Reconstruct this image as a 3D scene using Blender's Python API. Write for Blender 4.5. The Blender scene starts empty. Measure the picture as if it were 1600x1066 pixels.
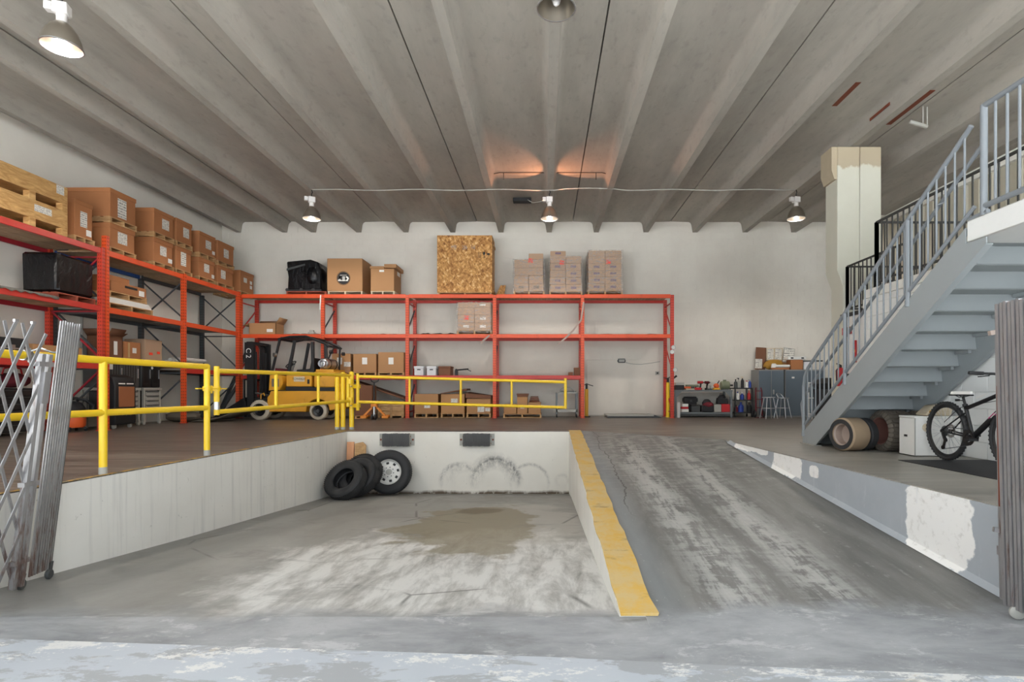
import bpy, math, random
from mathutils import Vector, Matrix
random.seed(7)
S = bpy.context.scene
C = S.collection
PI = math.pi
# ---------------------------------------------------------------- camera, world, exposure
# the photo is a corrected one-point view: eye 0.82 m above the dock floor, looking along +Y
F, CX, CY, H = 860.0, 851.0, 610.0, 0.82
cam = bpy.data.cameras.new('camera'); camo = bpy.data.objects.new('camera', cam); C.objects.link(camo)
camo.location = (0, 0, H); camo.rotation_euler = (PI/2, 0, 0)
cam.sensor_width = 36; cam.lens = 36*F/1600
cam.shift_x = -(CX-800)/1600; cam.shift_y = (CY-533)/1600
cam.clip_start = 0.05; cam.clip_end = 300
S.camera = camo
S.view_settings.view_transform = 'Standard'; S.view_settings.look = 'None'
S.view_settings.gamma = 1; S.view_settings.use_curve_mapping = False
S.view_settings.exposure = 0.93
w = bpy.data.worlds.new('overcast_sky'); S.world = w; w.use_nodes = True
bg = w.node_tree.nodes['Background']; bg.inputs[0].default_value = (0.86, 0.93, 1.0, 1); bg.inputs[1].default_value = 1.2
sun = bpy.data.lights.new('sun', 'SUN'); sun.energy = 44.0; sun.angle = .01; sun.color = (1, .97, .93)
suno = bpy.data.objects.new('sun', sun); C.objects.link(suno); suno.rotation_euler = (math.radians(-32), math.radians(8), 0)   # high, behind the building: lights only the yard outside
LAMP_POWER = 110.0

def P(px, py, Y): return Vector(((px-CX)*Y/F, Y, H-(py-CY)*Y/F))
def X_(px, Y): return (px-CX)*Y/F
def Z_(py, Y): return H-(py-CY)*Y/F

# ---------------------------------------------------------------- materials
class NT:
    def __init__(s, name):
        s.m = bpy.data.materials.new(name); s.m.use_nodes = True
        s.t = s.m.node_tree; s.b = s.t.nodes['Principled BSDF']; s.tc = s.t.nodes.new('ShaderNodeTexCoord')
    def L(s, a, b): s.t.links.new(a, b)
    def put(s, sock, v):
        if hasattr(v, 'is_output') or isinstance(v, bpy.types.NodeSocket): s.L(v, sock)
        elif isinstance(v, tuple) and len(v) == 3 and sock.type == 'RGBA': sock.default_value = (*v, 1)
        else: sock.default_value = v
    def vec(s, scale=(1,1,1), src='Object', rot=(0,0,0)):
        n = s.t.nodes.new('ShaderNodeMapping'); s.L(s.tc.outputs[src], n.inputs[0]); n.inputs['Scale'].default_value = scale
        n.inputs['Rotation'].default_value = rot
        return n.outputs[0]
    def noise(s, scale=5, vec=None, detail=4, rough=.6, dist=0):
        n = s.t.nodes.new('ShaderNodeTexNoise'); n.inputs['Scale'].default_value = scale; n.inputs['Detail'].default_value = detail
        n.inputs['Roughness'].default_value = rough; n.inputs['Distortion'].default_value = dist
        s.L(vec if vec is not None else s.tc.outputs['Object'], n.inputs['Vector']); return n.outputs[0]
    def voro(s, scale=5, vec=None, feature='F1', out=0):
        n = s.t.nodes.new('ShaderNodeTexVoronoi'); n.feature = feature; n.inputs['Scale'].default_value = scale
        s.L(vec if vec is not None else s.tc.outputs['Object'], n.inputs['Vector']); return n.outputs[out]
    def ramp(s, fac, lo, hi):
        n = s.t.nodes.new('ShaderNodeMapRange'); n.clamp = True; s.put(n.inputs[0], fac)
        n.inputs[1].default_value = lo; n.inputs[2].default_value = hi; return n.outputs[0]
    def math(s, op, a, b=0.0):
        n = s.t.nodes.new('ShaderNodeMath'); n.operation = op; s.put(n.inputs[0], a); s.put(n.inputs[1], b); return n.outputs[0]
    def mix(s, fac, a, b):
        n = s.t.nodes.new('ShaderNodeMix'); n.data_type = 'RGBA'; s.put(n.inputs[0], fac); s.put(n.inputs[6], a); s.put(n.inputs[7], b); return n.outputs[2]
    def xyz(s, src='Object'):
        n = s.t.nodes.new('ShaderNodeSeparateXYZ'); s.L(s.tc.outputs[src], n.inputs[0]); return n.outputs
    def bump(s, h, strength=.3, dist=.01):
        n = s.t.nodes.new('ShaderNodeBump'); n.inputs['Strength'].default_value = strength; n.inputs['Distance'].default_value = dist
        s.put(n.inputs['Height'], h); s.L(n.outputs[0], s.b.inputs['Normal'])
    def fin(s, col, rough=.6, metal=0.0, **kw):
        s.put(s.b.inputs['Base Color'], col); s.put(s.b.inputs['Roughness'], rough); s.put(s.b.inputs['Metallic'], metal)
        for k, v in kw.items(): s.put(s.b.inputs[k.replace('_', ' ')], v)
        return s.m
    def ell(s, cx, cy, rx, ry, wob=.35, scale=1.5, soft=.25, vec=None):
        """soft elliptical patch with a ragged edge, 1 inside"""
        x = s.xyz()
        a = s.math('DIVIDE', s.math('SUBTRACT', x[0], cx), rx); b = s.math('DIVIDE', s.math('SUBTRACT', x[1], cy), ry)
        d = s.math('SQRT', s.math('ADD', s.math('MULTIPLY', a, a), s.math('MULTIPLY', b, b)))
        d = s.math('ADD', d, s.math('MULTIPLY', s.math('SUBTRACT', s.noise(scale, vec, 6, .65), .5), wob*2))
        return s.ramp(d, 1+soft/2, 1-soft/2)
    def band(s, axis, c, half, soft=.1):
        x = s.xyz()[axis]; d = s.math('ABSOLUTE', s.math('SUBTRACT', x, c)); return s.ramp(d, half+soft, half-soft)

def lin(r, g, b): 
    f = lambda c: (c/255/12.92 if c/255 <= .04045 else ((c/255+.055)/1.055)**2.4)
    return (f(r), f(g), f(b))
def mul(c, k): return tuple(min(x*k, .95) for x in c)

def simple(name, col, rough=.55, metal=0.0, var=.12, scale=6, bump=0.0, dirt=None, dirt_amt=.35, stretch=(1,1,1), **kw):
    n = NT(name); v = n.vec(stretch)
    f = n.noise(scale, v, 5)
    c = n.mix(f, mul(col, 1-var), mul(col, 1+var))
    if dirt:
        g = n.ramp(n.noise(scale*.6, v, 7, .7), .56, .72)
        c = n.mix(n.math('MULTIPLY', g, dirt_amt), c, dirt)
    if bump: n.bump(n.noise(scale*6, v, 3), bump, .004)
    return n.fin(c, rough, metal, **kw)

M = {}
# --- concrete of the ceiling
def mk_ceiling():
    n = NT('ceiling_concrete')
    a = n.noise(1.1, n.vec((1,.25,1)), 6, .65); b = n.noise(9, n.vec((1,.5,1)), 4)
    c = n.mix(n.ramp(a, .3, .7), lin(152,147,138), lin(184,178,167))
    c = n.mix(n.math('MULTIPLY', n.ramp(n.noise(.7, None, 5, .7), .5, .7), .45), c, lin(172,162,152))
    c = n.mix(n.math('MULTIPLY', n.ramp(b, .55, .75), .3), c, lin(120,116,110))
    n.bump(n.noise(25, n.vec((1,.2,1)), 3), .15, .006)
    return n.fin(c, .85)
M['ceiling'] = mk_ceiling()
def mk_wall(name, base, blot, streak=False):
    n = NT(name)
    c = n.mix(n.ramp(n.noise(.8, None, 6, .6), .35, .7), base, blot)
    c = n.mix(n.math('MULTIPLY', n.ramp(n.noise(5, n.vec((1,1,2.5)), 8, .75), .64, .72), .45), c, mul(blot, .72))
    if streak:
        s_ = n.noise(3, n.vec((5,5,.22)), 4, .6)
        c = n.mix(n.math('MULTIPLY', n.ramp(s_, .53, .72), .24), c, lin(140,140,138))
        s2 = n.voro(3.2, n.vec((1,1,1)), 'F1')
        c = n.mix(n.math('MULTIPLY', n.ramp(n.noise(13, None, 5, .7), .66, .72), .5), c, lin(120,118,112))
    n.bump(n.noise(18, None, 4), .22, .006)
    return n.fin(c, .7)
M['wall'] = mk_wall('white_painted_block', lin(228,223,212), lin(218,211,200))
M['wall_left'] = mk_wall('white_painted_block_left', lin(236,232,222), lin(228,223,213))
M['wall_right'] = mk_wall('white_painted_block_right', lin(235,235,232), lin(226,226,222))
M['pitwall'] = mk_wall('white_painted_concrete', lin(234,232,225), lin(224,221,213), True)
# scuffed back wall of the pit: black tyre marks in rings
def mk_pitback():
    n = NT('scuffed_white_concrete')
    c = n.mix(n.ramp(n.noise(.8, None, 6, .6), .35, .7), lin(236,232,222), lin(226,221,210))
    x = n.xyz()
    tot = None
    for (cx, cz, r, wd, k) in ((-1.72,-1.03,.36,.07,.8), (-.98,-1.02,.46,.10,.95), (-.30,-1.05,.38,.05,.6), (-1.0,-.98,.38,.20,.6), (-1.62,-1.0,.28,.14,.35), (.35,-1.0,.12,.05,.3)):
        a = n.math('SUBTRACT', x[0], cx); b = n.math('SUBTRACT', x[2], cz)
        d = n.math('SQRT', n.math('ADD', n.math('MULTIPLY', a, a), n.math('MULTIPLY', b, b)))
        d = n.math('ABSOLUTE', n.math('SUBTRACT', d, r))
        m = n.math('MULTIPLY', n.ramp(d, wd, 0), k)
        m = n.math('MULTIPLY', m, n.ramp(x[2], cz-.15, cz+.2))
        tot = m if tot is None else n.math('MAXIMUM', tot, m)
    tot = n.math('MULTIPLY', tot, n.ramp(n.noise(9, n.vec((1,1,.6)), 7, .8), .38, .6))
    c = n.mix(tot, c, lin(70,70,70))
    low = n.ramp(n.math('ADD', x[2], n.math('MULTIPLY', n.noise(2.2, n.vec((1,1,.1)), 6, .7), -.12)), -1.245, -1.30)
    low = n.math('MULTIPLY', low, n.ramp(n.noise(7, n.vec((1,1,.8)), 6, .7), .3, .5))
    c = n.mix(low, c, lin(96,82,66))
    c = n.mix(n.math('MULTIPLY', n.ramp(n.noise(22, n.vec((1,1,.35)), 5, .7), .66, .72), .6), c, lin(110,108,104))
    n.bump(n.noise(18, None, 4), .2, .006)
    return n.fin(c, .7)
M['pitback'] = mk_pitback()
def mk_graywall():
    n = NT('grey_painted_dock_wall')
    c = n.mix(n.noise(2.5, None, 6, .6), lin(160,166,172), lin(180,185,189))
    # bare white patch where the paint has peeled
    x = n.xyz()
    def patch(cy, ry, cz, rz, wob):
        a = n.math('DIVIDE', n.math('SUBTRACT', x[1], cy), ry); b = n.math('DIVIDE', n.math('SUBTRACT', x[2], cz), rz)
        d = n.math('SQRT', n.math('ADD', n.math('POWER', n.math('ABSOLUTE', a), 3), n.math('POWER', n.math('ABSOLUTE', b), 3)))
        d = n.math('ADD', d, n.math('MULTIPLY', n.math('SUBTRACT', n.noise(5, None, 5, .6), .5), wob))
        return n.ramp(d, 1.03, .97)
    p = patch(4.48, .36, -.25, .37, .8)
    p = n.math('MAXIMUM', p, patch(7.0, .35, -.10, .17, 1.7)); p = n.math('MAXIMUM', p, patch(8.1, .6, -.02, .06, 2.2))
    p = n.math('MAXIMUM', p, patch(6.35, .10, -.12, .07, 1.2))
    white = n.mix(n.ramp(n.noise(14, None, 6, .7), .55, .7), lin(246,244,240), lin(222,219,213))
    c = n.mix(p, c, white)
    c = n.mix(n.math('MULTIPLY', n.ramp(n.noise(9, n.vec((1,1,.25)), 5, .7), .6, .72), .35), c, lin(205,208,210))
    n.bump(n.math('SUBTRACT', n.noise(16, None, 4), p), .25, .006)
    return n.fin(c, .6)
M['graywall'] = mk_graywall()
# --- floors
def mk_dock():
    n = NT('dark_sealed_concrete'); x = n.xyz()
    st = n.noise(1.5, n.vec((.16,2.6,1)), 8, .7, .25); fine = n.noise(4.5, n.vec((.16,3.2,1)), 7, .75, .2); pat = n.noise(.6, n.vec((.7,1.2,1)), 6, .65)
    c = n.mix(n.ramp(st, .43, .57), lin(58,50,44), lin(118,108,98))
    c = n.mix(n.math('MULTIPLY', n.ramp(pat, .42, .6), .5), c, lin(92,80,70))
    c = n.mix(n.math('MULTIPLY', n.ramp(fine, .51, .56), .5), c, lin(150,142,130))
    right = n.math('MULTIPLY', n.ramp(x[0], 2.2, 3.6), n.ramp(x[1], 12.8, 8.5))
    c2 = n.mix(n.ramp(st, .36, .64), lin(132,128,119), lin(172,168,158)); c2 = n.mix(n.math('MULTIPLY', n.ramp(fine, .54, .64), .5), c2, lin(190,187,178))
    c2 = n.mix(n.math('MULTIPLY', n.ramp(n.noise(1.3, None, 7, .7), .52, .64), .4), c2, lin(112,106,96))
    c = n.mix(right, c, c2)
    front = n.math('MULTIPLY', n.math('MULTIPLY', n.ramp(x[1], 14.0, 11.0), n.ramp(x[0], -.5, 1.4)), n.ramp(n.noise(1.4, n.vec((.5,1.8,1)), 8, .75, .5), .47, .58)); c = n.mix(n.math('MULTIPLY', front, .6), c, lin(150,144,134))
    n.bump(n.noise(30, None, 4), .12, .004)
    return n.fin(c, n.math('ADD', n.math('MULTIPLY', st, .3), .24))
M['dock'] = mk_dock()
def mouth(n, x, c):
    """the flat strip both floors share at the mouth of the building"""
    q = n.mix(n.ramp(n.noise(1.2, n.vec((.8,1.6,1)), 8, .7, .3), .36, .64), lin(130,132,134), lin(170,172,173))
    w_ = n.math('MULTIPLY', n.ramp(n.noise(3.2, n.vec((.8,1.4,1)), 9, .76, .3), .55, .62), .6); q = n.mix(w_, q, lin(198,199,199))
    t = n.ramp(n.math('ADD', x[1], n.math('MULTIPLY', n.math('SUBTRACT', n.noise(1.6, None, 6, .65), .5), .9)), 3.85, 3.6)
    return n.mix(t, c, q)
def mk_pitfloor():
    n = NT('worn_pit_concrete'); x = n.xyz()
    a = n.noise(1.3, n.vec((1,.45,1)), 7, .65, .3)
    c = n.mix(n.ramp(a, .32, .7), lin(128,127,122), lin(160,159,154))
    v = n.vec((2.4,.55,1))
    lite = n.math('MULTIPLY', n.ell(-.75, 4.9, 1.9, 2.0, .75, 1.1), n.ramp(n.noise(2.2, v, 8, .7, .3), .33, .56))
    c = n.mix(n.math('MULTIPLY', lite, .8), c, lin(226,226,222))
    l2 = n.math('MULTIPLY', n.ell(-.4, 7.6, 1.0, 1.6, .8, 1.6), .5); c = n.mix(l2, c, lin(186,184,176))
    br = n.ell(-1.0, 7.2, .85, 1.75, .9, 1.1, .12); c = n.mix(n.math('MULTIPLY', br, .72), c, lin(124,114,86))
    br2 = n.ell(-1.0, 8.5, .35, .3, .7, 2.0); c = n.mix(n.math('MULTIPLY', br2, .7), c, lin(92,80,58))
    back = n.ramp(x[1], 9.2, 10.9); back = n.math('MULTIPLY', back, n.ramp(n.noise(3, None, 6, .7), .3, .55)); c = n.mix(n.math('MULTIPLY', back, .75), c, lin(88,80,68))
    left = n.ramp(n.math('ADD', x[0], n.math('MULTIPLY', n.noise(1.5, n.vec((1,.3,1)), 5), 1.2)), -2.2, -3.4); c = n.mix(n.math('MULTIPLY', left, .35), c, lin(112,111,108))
    # wet-looking darker band along the mouth of the pit
    c = mouth(n, x, c)
    dr = n.math('MULTIPLY', n.ramp(n.noise(1.1, n.vec((.9,2.2,1), rot=(0,0,.5)), 7, .72, .6), .56, .66), .35); c = n.mix(dr, c, lin(104,103,100))
    ck = n.math('MULTIPLY', n.ramp(n.voro(.55, n.vec((1,1,1)), 'DISTANCE_TO_EDGE'), .012, .002), n.ramp(n.noise(.9, None, 2), .52, .6)); c = n.mix(n.math('MULTIPLY', ck, .7), c, lin(70,68,64))
    spk = n.ramp(n.noise(60, None, 4, .7), .70, .75); c = n.mix(n.math('MULTIPLY', spk, .5), c, lin(215,214,208))
    n.bump(n.noise(26, None, 5), .15, .005)
    return n.fin(c, n.math('ADD', n.math('MULTIPLY', a, .2), .42))
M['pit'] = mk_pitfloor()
def mk_ramp():
    n = NT('worn_ramp_concrete'); x = n.xyz()
    a = n.noise(1.5, n.vec((2.2,.35,1)), 7, .65, .3)
    c = n.mix(n.ramp(a, .32, .68), lin(98,97,94), lin(134,132,128))
    wob = n.math('MULTIPLY', n.math('SUBTRACT', n.noise(.5, n.vec((.4,1,1)), 4), .5), .5)
    xx = n.math('ADD', x[0], wob)
    lng = n.noise(3.2, n.vec((2.6,.38,1)), 9, .72, .25); crs = n.noise(3.0, n.vec((1.1,3.2,1)), 9, .75, .4)
    bl = n.math('ADD', n.math('MULTIPLY', lng, .62), n.math('MULTIPLY', crs, .38))
    for (cx, half, lo, amt) in ((1.36, .14, .48, .66), (2.06, .12, .48, .66), (1.70, .50, .57, .4), (2.62, .16, .57, .35)):
        d = n.ramp(n.math('ABSOLUTE', n.math('SUBTRACT', xx, cx)), half+.22, half-.08)
        m = n.math('MULTIPLY', d, n.ramp(n.math('ADD', bl, n.math('MULTIPLY', d, .03)), lo, lo+.06))
        m = n.math('MULTIPLY', m, n.ramp(x[1], 10.6, 9.0))
        c = n.mix(n.math('MULTIPLY', m, amt), c, lin(194,193,188))
    up = n.math('MULTIPLY', n.ramp(x[1], 6.2, 8.6), n.ramp(crs, .48, .56)); c = n.mix(n.math('MULTIPLY', up, .5), c, lin(166,163,156))
    grv = n.math('MULTIPLY', n.band(0, .82, .12, .1), .5); c = n.mix(grv, c, lin(140,146,150))
    ck = n.ramp(n.math('ABSOLUTE', n.math('SUBTRACT', n.math('ADD', x[0], n.math('MULTIPLY', n.noise(.9, n.vec((1,1,1)), 5, .6), .5)), 1.22)), .012, .002)
    ck = n.math('MULTIPLY', ck, n.ramp(x[1], 5.6, 6.2)); c = n.mix(n.math('MULTIPLY', ck, .8), c, lin(58,54,50))
    c = mouth(n, x, c)
    fl = n.ramp(n.noise(24, n.vec((1.6,.8,1)), 5, .75), .64, .70); c = n.mix(n.math('MULTIPLY', fl, .55), c, lin(205,204,200))
    n.bump(n.noise(28, n.vec((1,.6,1)), 5), .2, .005)
    return n.fin(c, .52)
M['ramp'] = mk_ramp()
def mk_apron():
    n = NT('chipped_grey_blue_paint'); x = n.xyz()
    c = n.mix(n.noise(1.4, None, 5, .6), lin(176,183,190), lin(194,199,204))
    ex = n.ramp(n.noise(2.6, n.vec((.6,1.6,1)), 9, .72, .4), .50, .53); c = n.mix(n.math('MULTIPLY', ex, .8), c, lin(158,160,161))
    ed = n.ramp(n.math('ADD', x[1], n.math('MULTIPLY', x[0], .067)), 2.75, 3.05)
    wh = n.ramp(n.math('ADD', n.noise(4.2, n.vec((.8,1.6,1)), 9, .78), n.math('MULTIPLY', ed, .07)), .585, .62); c = n.mix(n.math('MULTIPLY', wh, .85), c, lin(226,225,220))
    tn = n.ramp(n.noise(1.9, n.vec((1,1.4,1)), 8, .75), .60, .64); c = n.mix(n.math('MULTIPLY', n.math('MULTIPLY', tn, ed), .6), c, lin(206,194,170))
    dk = n.ramp(n.noise(.8, n.vec((1,1,1)), 7, .7), .56, .66); c = n.mix(n.math('MULTIPLY', dk, .4), c, lin(140,143,146))
    n.bump(n.noise(20, None, 5), .15, .004)
    return n.fin(c, .5)
M['apron'] = mk_apron()
def mk_curb():
    n = NT('worn_yellow_curb_paint')
    c = n.mix(n.noise(3, None, 6, .65), lin(206,160,64), lin(220,182,98))
    c = n.mix(n.math('MULTIPLY', n.ramp(n.noise(5, n.vec((1,.8,1)), 8, .75), .40, .56), .75), c, lin(205,182,132))
    c = n.mix(n.math('MULTIPLY', n.ramp(n.noise(3.1, n.vec((.8,1.6,1)), 8, .75), .56, .68), .7), c, lin(130,104,60))
    n.bump(n.noise(20, None, 5), .35, .008)
    return n.fin(c, .65)
M['curb'] = mk_curb()
def mk_edge():
    n = NT('yellow_edge_flakes')
    f = n.ramp(n.noise(7, None, 6, .7), .45, .55)
    return n.fin(n.mix(f, lin(196,152,60), lin(120,108,88)), .6)
M['edge'] = mk_edge()
def mk_block():
    return simple('painted_block_paint', lin(236,236,233), .65, var=.04, scale=4, bump=.25)
M['block'] = mk_block()
# --- rack steel with a punched slot pattern
def mk_post(name, col):
    n = NT(name); x = n.xyz()
    z = n.math('FRACT', n.math('MULTIPLY', x[2], 1/.075)); slot = n.ramp(n.math('ABSOLUTE', n.math('SUBTRACT', z, .5)), .24, .20)
    g = n.xyz('Generated')
    e1 = n.ramp(n.math('ABSOLUTE', n.math('SUBTRACT', g[0], .28)), .13, .10); e2 = n.ramp(n.math('ABSOLUTE', n.math('SUBTRACT', g[0], .72)), .13, .10)
    f1 = n.ramp(n.math('ABSOLUTE', n.math('SUBTRACT', g[1], .28)), .13, .10); f2 = n.ramp(n.math('ABSOLUTE', n.math('SUBTRACT', g[1], .72)), .13, .10)
    geo = n.t.nodes.new('ShaderNodeNewGeometry'); sp = n.t.nodes.new('ShaderNodeSeparateXYZ'); n.L(geo.outputs['Normal'], sp.inputs[0])
    ny = n.ramp(n.math('ABSOLUTE', sp.outputs[1]), .6, .8); nx = n.ramp(n.math('ABSOLUTE', sp.outputs[0]), .6, .8)
    m = n.math('ADD', n.math('MULTIPLY', ny, n.math('MAXIMUM', e1, e2)), n.math('MULTIPLY', nx, n.math('MAXIMUM', f1, f2)))
    m = n.math('MULTIPLY', n.math('MULTIPLY', m, slot), .7)
    c = n.mix(n.noise(4, None, 5), mul(col, .88), mul(col, 1.1))
    c = n.mix(m, c, mul(col, .22))
    return n.fin(c, .45)
OR = lin(226,84,38); RD = lin(186,50,44); DK = lin(72,76,78)
M['post_orange'] = mk_post('orange_slotted_post', OR)
M['post_red'] = mk_post('red_and_shaded_slotted_post', lin(205,66,46))
M['post_dark'] = mk_post('dark_slotted_post', DK)
M['orange'] = simple('orange_rack_paint', OR, .42, var=.08, dirt=lin(120,50,30), dirt_amt=.3)
M['red'] = simple('red_and_shaded_rack_paint', lin(200,58,48), .42, var=.1, dirt=lin(100,40,30), dirt_amt=.3)
M['crimson'] = simple('crimson_rack_paint', lin(158,36,48), .42, var=.1)
M['darkrack'] = simple('dark_grey_rack_paint', DK, .5)
M['blue'] = simple('blue_rack_paint', lin(38,82,150), .45)
def mk_wood(name, a, b, sc=1.0, stretch=(14,1.2,14)):
    n = NT(name); g = n.noise(sc*1.6, n.vec(stretch), 6, .6, .6)
    oi = n.t.nodes.new('ShaderNodeObjectInfo')
    c = n.mix(n.ramp(g, .3, .72), a, b)
    k = n.math('ADD', n.math('MULTIPLY', oi.outputs['Random'], .35), .8)
    mm = n.t.nodes.new('ShaderNodeMix'); mm.data_type = 'RGBA'; mm.blend_type = 'MULTIPLY'; mm.inputs[0].default_value = 1
    n.put(mm.inputs[6], c); cb = n.t.nodes.new('ShaderNodeCombineColor'); 
    for i in range(3): n.put(cb.inputs[i], k)
    n.put(mm.inputs[7], cb.outputs[0]); c = mm.outputs[2]
    n.bump(g, .2, .004)
    return n.fin(c, .7)
M['deck'] = mk_wood('rack_deck_board', lin(150,122,92), lin(190,164,132))
M['pallet'] = mk_wood('pallet_wood', lin(172,128,82), lin(214,176,126), 1.0, (4,4,14))
M['redpallet'] = mk_wood('reddish_pallet_wood', lin(140,66,48), lin(176,92,66), 1.0, (4,4,14))
M['greywood'] = mk_wood('weathered_board', lin(118,112,104), lin(156,150,140), 1.0, (2,8,14))
M['palewood'] = mk_wood('pale_timber', lin(196,178,148), lin(226,212,186), 1.0, (3,3,14))
def mk_ply():
    n = NT('knotty_plywood'); v = n.vec((1.5,1.2,5)); g = n.noise(2.2, v, 7, .6, 1.4)
    c = n.mix(n.ramp(g, .3, .7), lin(176,128,72), lin(226,184,122))
    k = n.ramp(n.voro(3.3, n.vec((1,1,1.5))), .09, .05); c = n.mix(n.math('MULTIPLY', k, .8), c, lin(92,56,28))
    return n.fin(c, .7)
M['ply'] = mk_ply()
def mk_osb():
    n = NT('strand_board'); f = None
    for rot, sc, k in ((.5,(30,20,10),.45), (-.7,(27,20,9),.35), (1.35,(33,20,11),.2)):
        v = n.vec((1,1,1), rot=(0,rot,0)); m = n.t.nodes.new('ShaderNodeMapping'); n.L(v, m.inputs[0]); m.inputs['Scale'].default_value = sc
        sp = n.t.nodes.new('ShaderNodeSeparateXYZ'); n.L(n.voro(1.0, m.outputs[0], 'F1', 1), sp.inputs[0])
        t = n.math('MULTIPLY', sp.outputs[0], k); f = t if f is None else n.math('ADD', f, t)
    c = n.mix(n.ramp(f, .2, .8), lin(160,104,46), lin(226,170,98))
    c = n.mix(n.math('MULTIPLY', n.ramp(f, .72, .84), .75), c, lin(240,208,152)); c = n.mix(n.math('MULTIPLY', n.ramp(f, .26, .14), .6), c, lin(118,72,30))
    n.bump(f, .3, .003)
    return n.fin(c, .65)
M['osb'] = mk_osb()
def mk_card(name, col):
    n = NT(name); oi = n.t.nodes.new('ShaderNodeObjectInfo')
    f = n.noise(3.2, n.vec((1,1,.6)), 5, .6)
    k = n.math('ADD', n.math('MULTIPLY', f, .25), n.math('MULTIPLY', oi.outputs['Random'], .28))
    c = n.mix(k, mul(col, .86), mul(col, 1.22))
    c = n.mix(n.math('MULTIPLY', n.ramp(n.noise(2, None, 7, .7), .6, .68), .25), c, mul(col, .6))
    n.bump(n.noise(14, n.vec((1,1,.15)), 3), .12, .004)
    return n.fin(c, .78)
M['card'] = mk_card('tan_cardboard', lin(184,138,94))
M['card_o'] = mk_card('lit_orange_brown_cardboard', lin(178,118,74))  # orange cast of the lighting on the left cartons put into the colour
M['card_d'] = mk_card('dark_brown_cardboard', lin(126,84,60))
M['card_p'] = mk_card('pale_cardboard', lin(192,160,132))
def mk_print(name, paper, ink, sx, sz):
    n = NT(name); g = n.xyz('Generated')
    rows = n.math('FRACT', n.math('MULTIPLY', g[2], sz)); r = n.ramp(n.math('ABSOLUTE', n.math('SUBTRACT', rows, .5)), .3, .2)
    w_ = n.ramp(n.noise(1, n.vec((sx, sx, sz*.6), 'Generated'), 3, .8), .46, .52)
    return n.fin(n.mix(n.math('MULTIPLY', n.math('MULTIPLY', r, w_), .75), paper, ink), .6)
M['paper'] = mk_print('printed_paper', lin(236,232,222), lin(70,70,72), 9, 7)
M['purple_print'] = mk_print('violet_box_print', lin(96,86,128), lin(186,150,122), 6, 2)
M['grey_print'] = mk_print('grey_box_print', lin(96,92,88), lin(186,150,122), 7, 2.2)
M['white_label'] = simple('plain_white_paper', lin(238,236,230), .6, var=.03)
M['red_sticker'] = simple('fluorescent_red_sticker', lin(255,72,44), .5, var=.05)
M['tape'] = simple('packing_tape', lin(196,160,112), .3, var=.05)
M['ink'] = simple('black_print', lin(28,26,25), .6, var=.05)
M['white'] = simple('white_paint', lin(232,230,224), .5, var=.05)
M['whitebox'] = simple('white_carton', lin(222,224,226), .6, var=.05)
M['black'] = simple('black_steel', lin(30,30,31), .4, var=.15)
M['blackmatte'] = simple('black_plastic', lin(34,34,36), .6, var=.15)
M['rubber'] = simple('black_rubber', lin(46,46,47), .68, var=.2, scale=9, bump=.15)
M['rubber_g'] = simple('grey_weathered_rubber', lin(92,92,92), .75, var=.3, scale=14, stretch=(1,1,.3))
M['rubber_d'] = simple('dusty_tread_rubber', lin(92,84,74), .8, var=.25, scale=9, bump=.2)
M['rubber_t'] = simple('tan_dusty_rubber', lin(160,138,112), .85, var=.12, scale=6)
M['rim_red'] = simple('rusty_red_rim', lin(128,88,78), .7, var=.2)
M['rim_w'] = simple('scuffed_pale_rim', lin(168,150,138), .6, var=.2)
M['solid_tyre'] = simple('off_white_solid_tyre', lin(196,184,164), .75, var=.15, scale=10)
M['yellow'] = simple('yellow_rail_paint', lin(250,206,40), .35, var=.06, scale=3, dirt=lin(200,160,60), dirt_amt=.3)
M['fork_y'] = simple('forklift_yellow', lin(226,162,44), .42, var=.12, scale=3, dirt=lin(120,84,40), dirt_amt=.45)
M['steel'] = simple('bright_steel', lin(190,190,188), .28, 1.0, var=.1)
M['alu'] = simple('brushed_aluminium', lin(205,206,208), .35, .9, var=.08)
M['grey'] = simple('grey_painted_steel', lin(152,158,159), .42, var=.06, scale=3)
M['railgrey'] = simple('grey_painted_pipe', lin(132,137,141), .38, var=.06, scale=3)
M['darkrail'] = simple('dark_painted_rail', lin(62,62,60), .5, var=.1)
M['cab'] = simple('slate_steel_cabinet', lin(88,100,110), .45, var=.06, scale=3)
M['cab_s'] = simple('grey_steel_cabinet_side', lin(138,138,136), .45, var=.06)
M['bench'] = simple('grey_bench_steel', lin(110,116,118), .45, var=.1)
M['tool_grey'] = simple('charcoal_panel', lin(70,72,72), .4, var=.15)
M['lightgrey'] = simple('light_grey_steel', lin(172,170,162), .45, var=.1)
M['beige'] = simple('beige_siding', lin(190,184,166), .6, var=.05)
M['cream'] = simple('cream_column_paint', lin(224,222,208), .65, var=.05, dirt=lin(190,184,168), dirt_amt=.4)
M['tanraw'] = simple('raw_tan_concrete', lin(190,176,150), .8, var=.12)
M['rust'] = simple('rusted_steel', lin(122,62,40), .85, var=.3, scale=14)
M['orangep'] = simple('orange_plastic', lin(226,98,44), .5, var=.12)
M['jack'] = simple('amber_jack_paint', lin(232,142,48), .45, var=.1)
M['redp'] = simple('red_plastic', lin(190,34,40), .45, var=.12)
M['maroon'] = simple('maroon_fabric', lin(104,28,38), .85, var=.2)
M['bluep'] = simple('blue_plastic', lin(42,66,150), .45, var=.12)
M['yelp'] = simple('yellow_plastic', lin(226,168,46), .5, var=.12)
M['green'] = simple('olive_green_paint', lin(122,128,104), .5, var=.12)
M['brownpanel'] = simple('brown_panel', lin(158,98,64), .55, var=.08, stretch=(8,8,.6))
M['dockplate'] = simple('grey_brown_steel_plate', lin(112,104,92), .5, var=.15)
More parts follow.
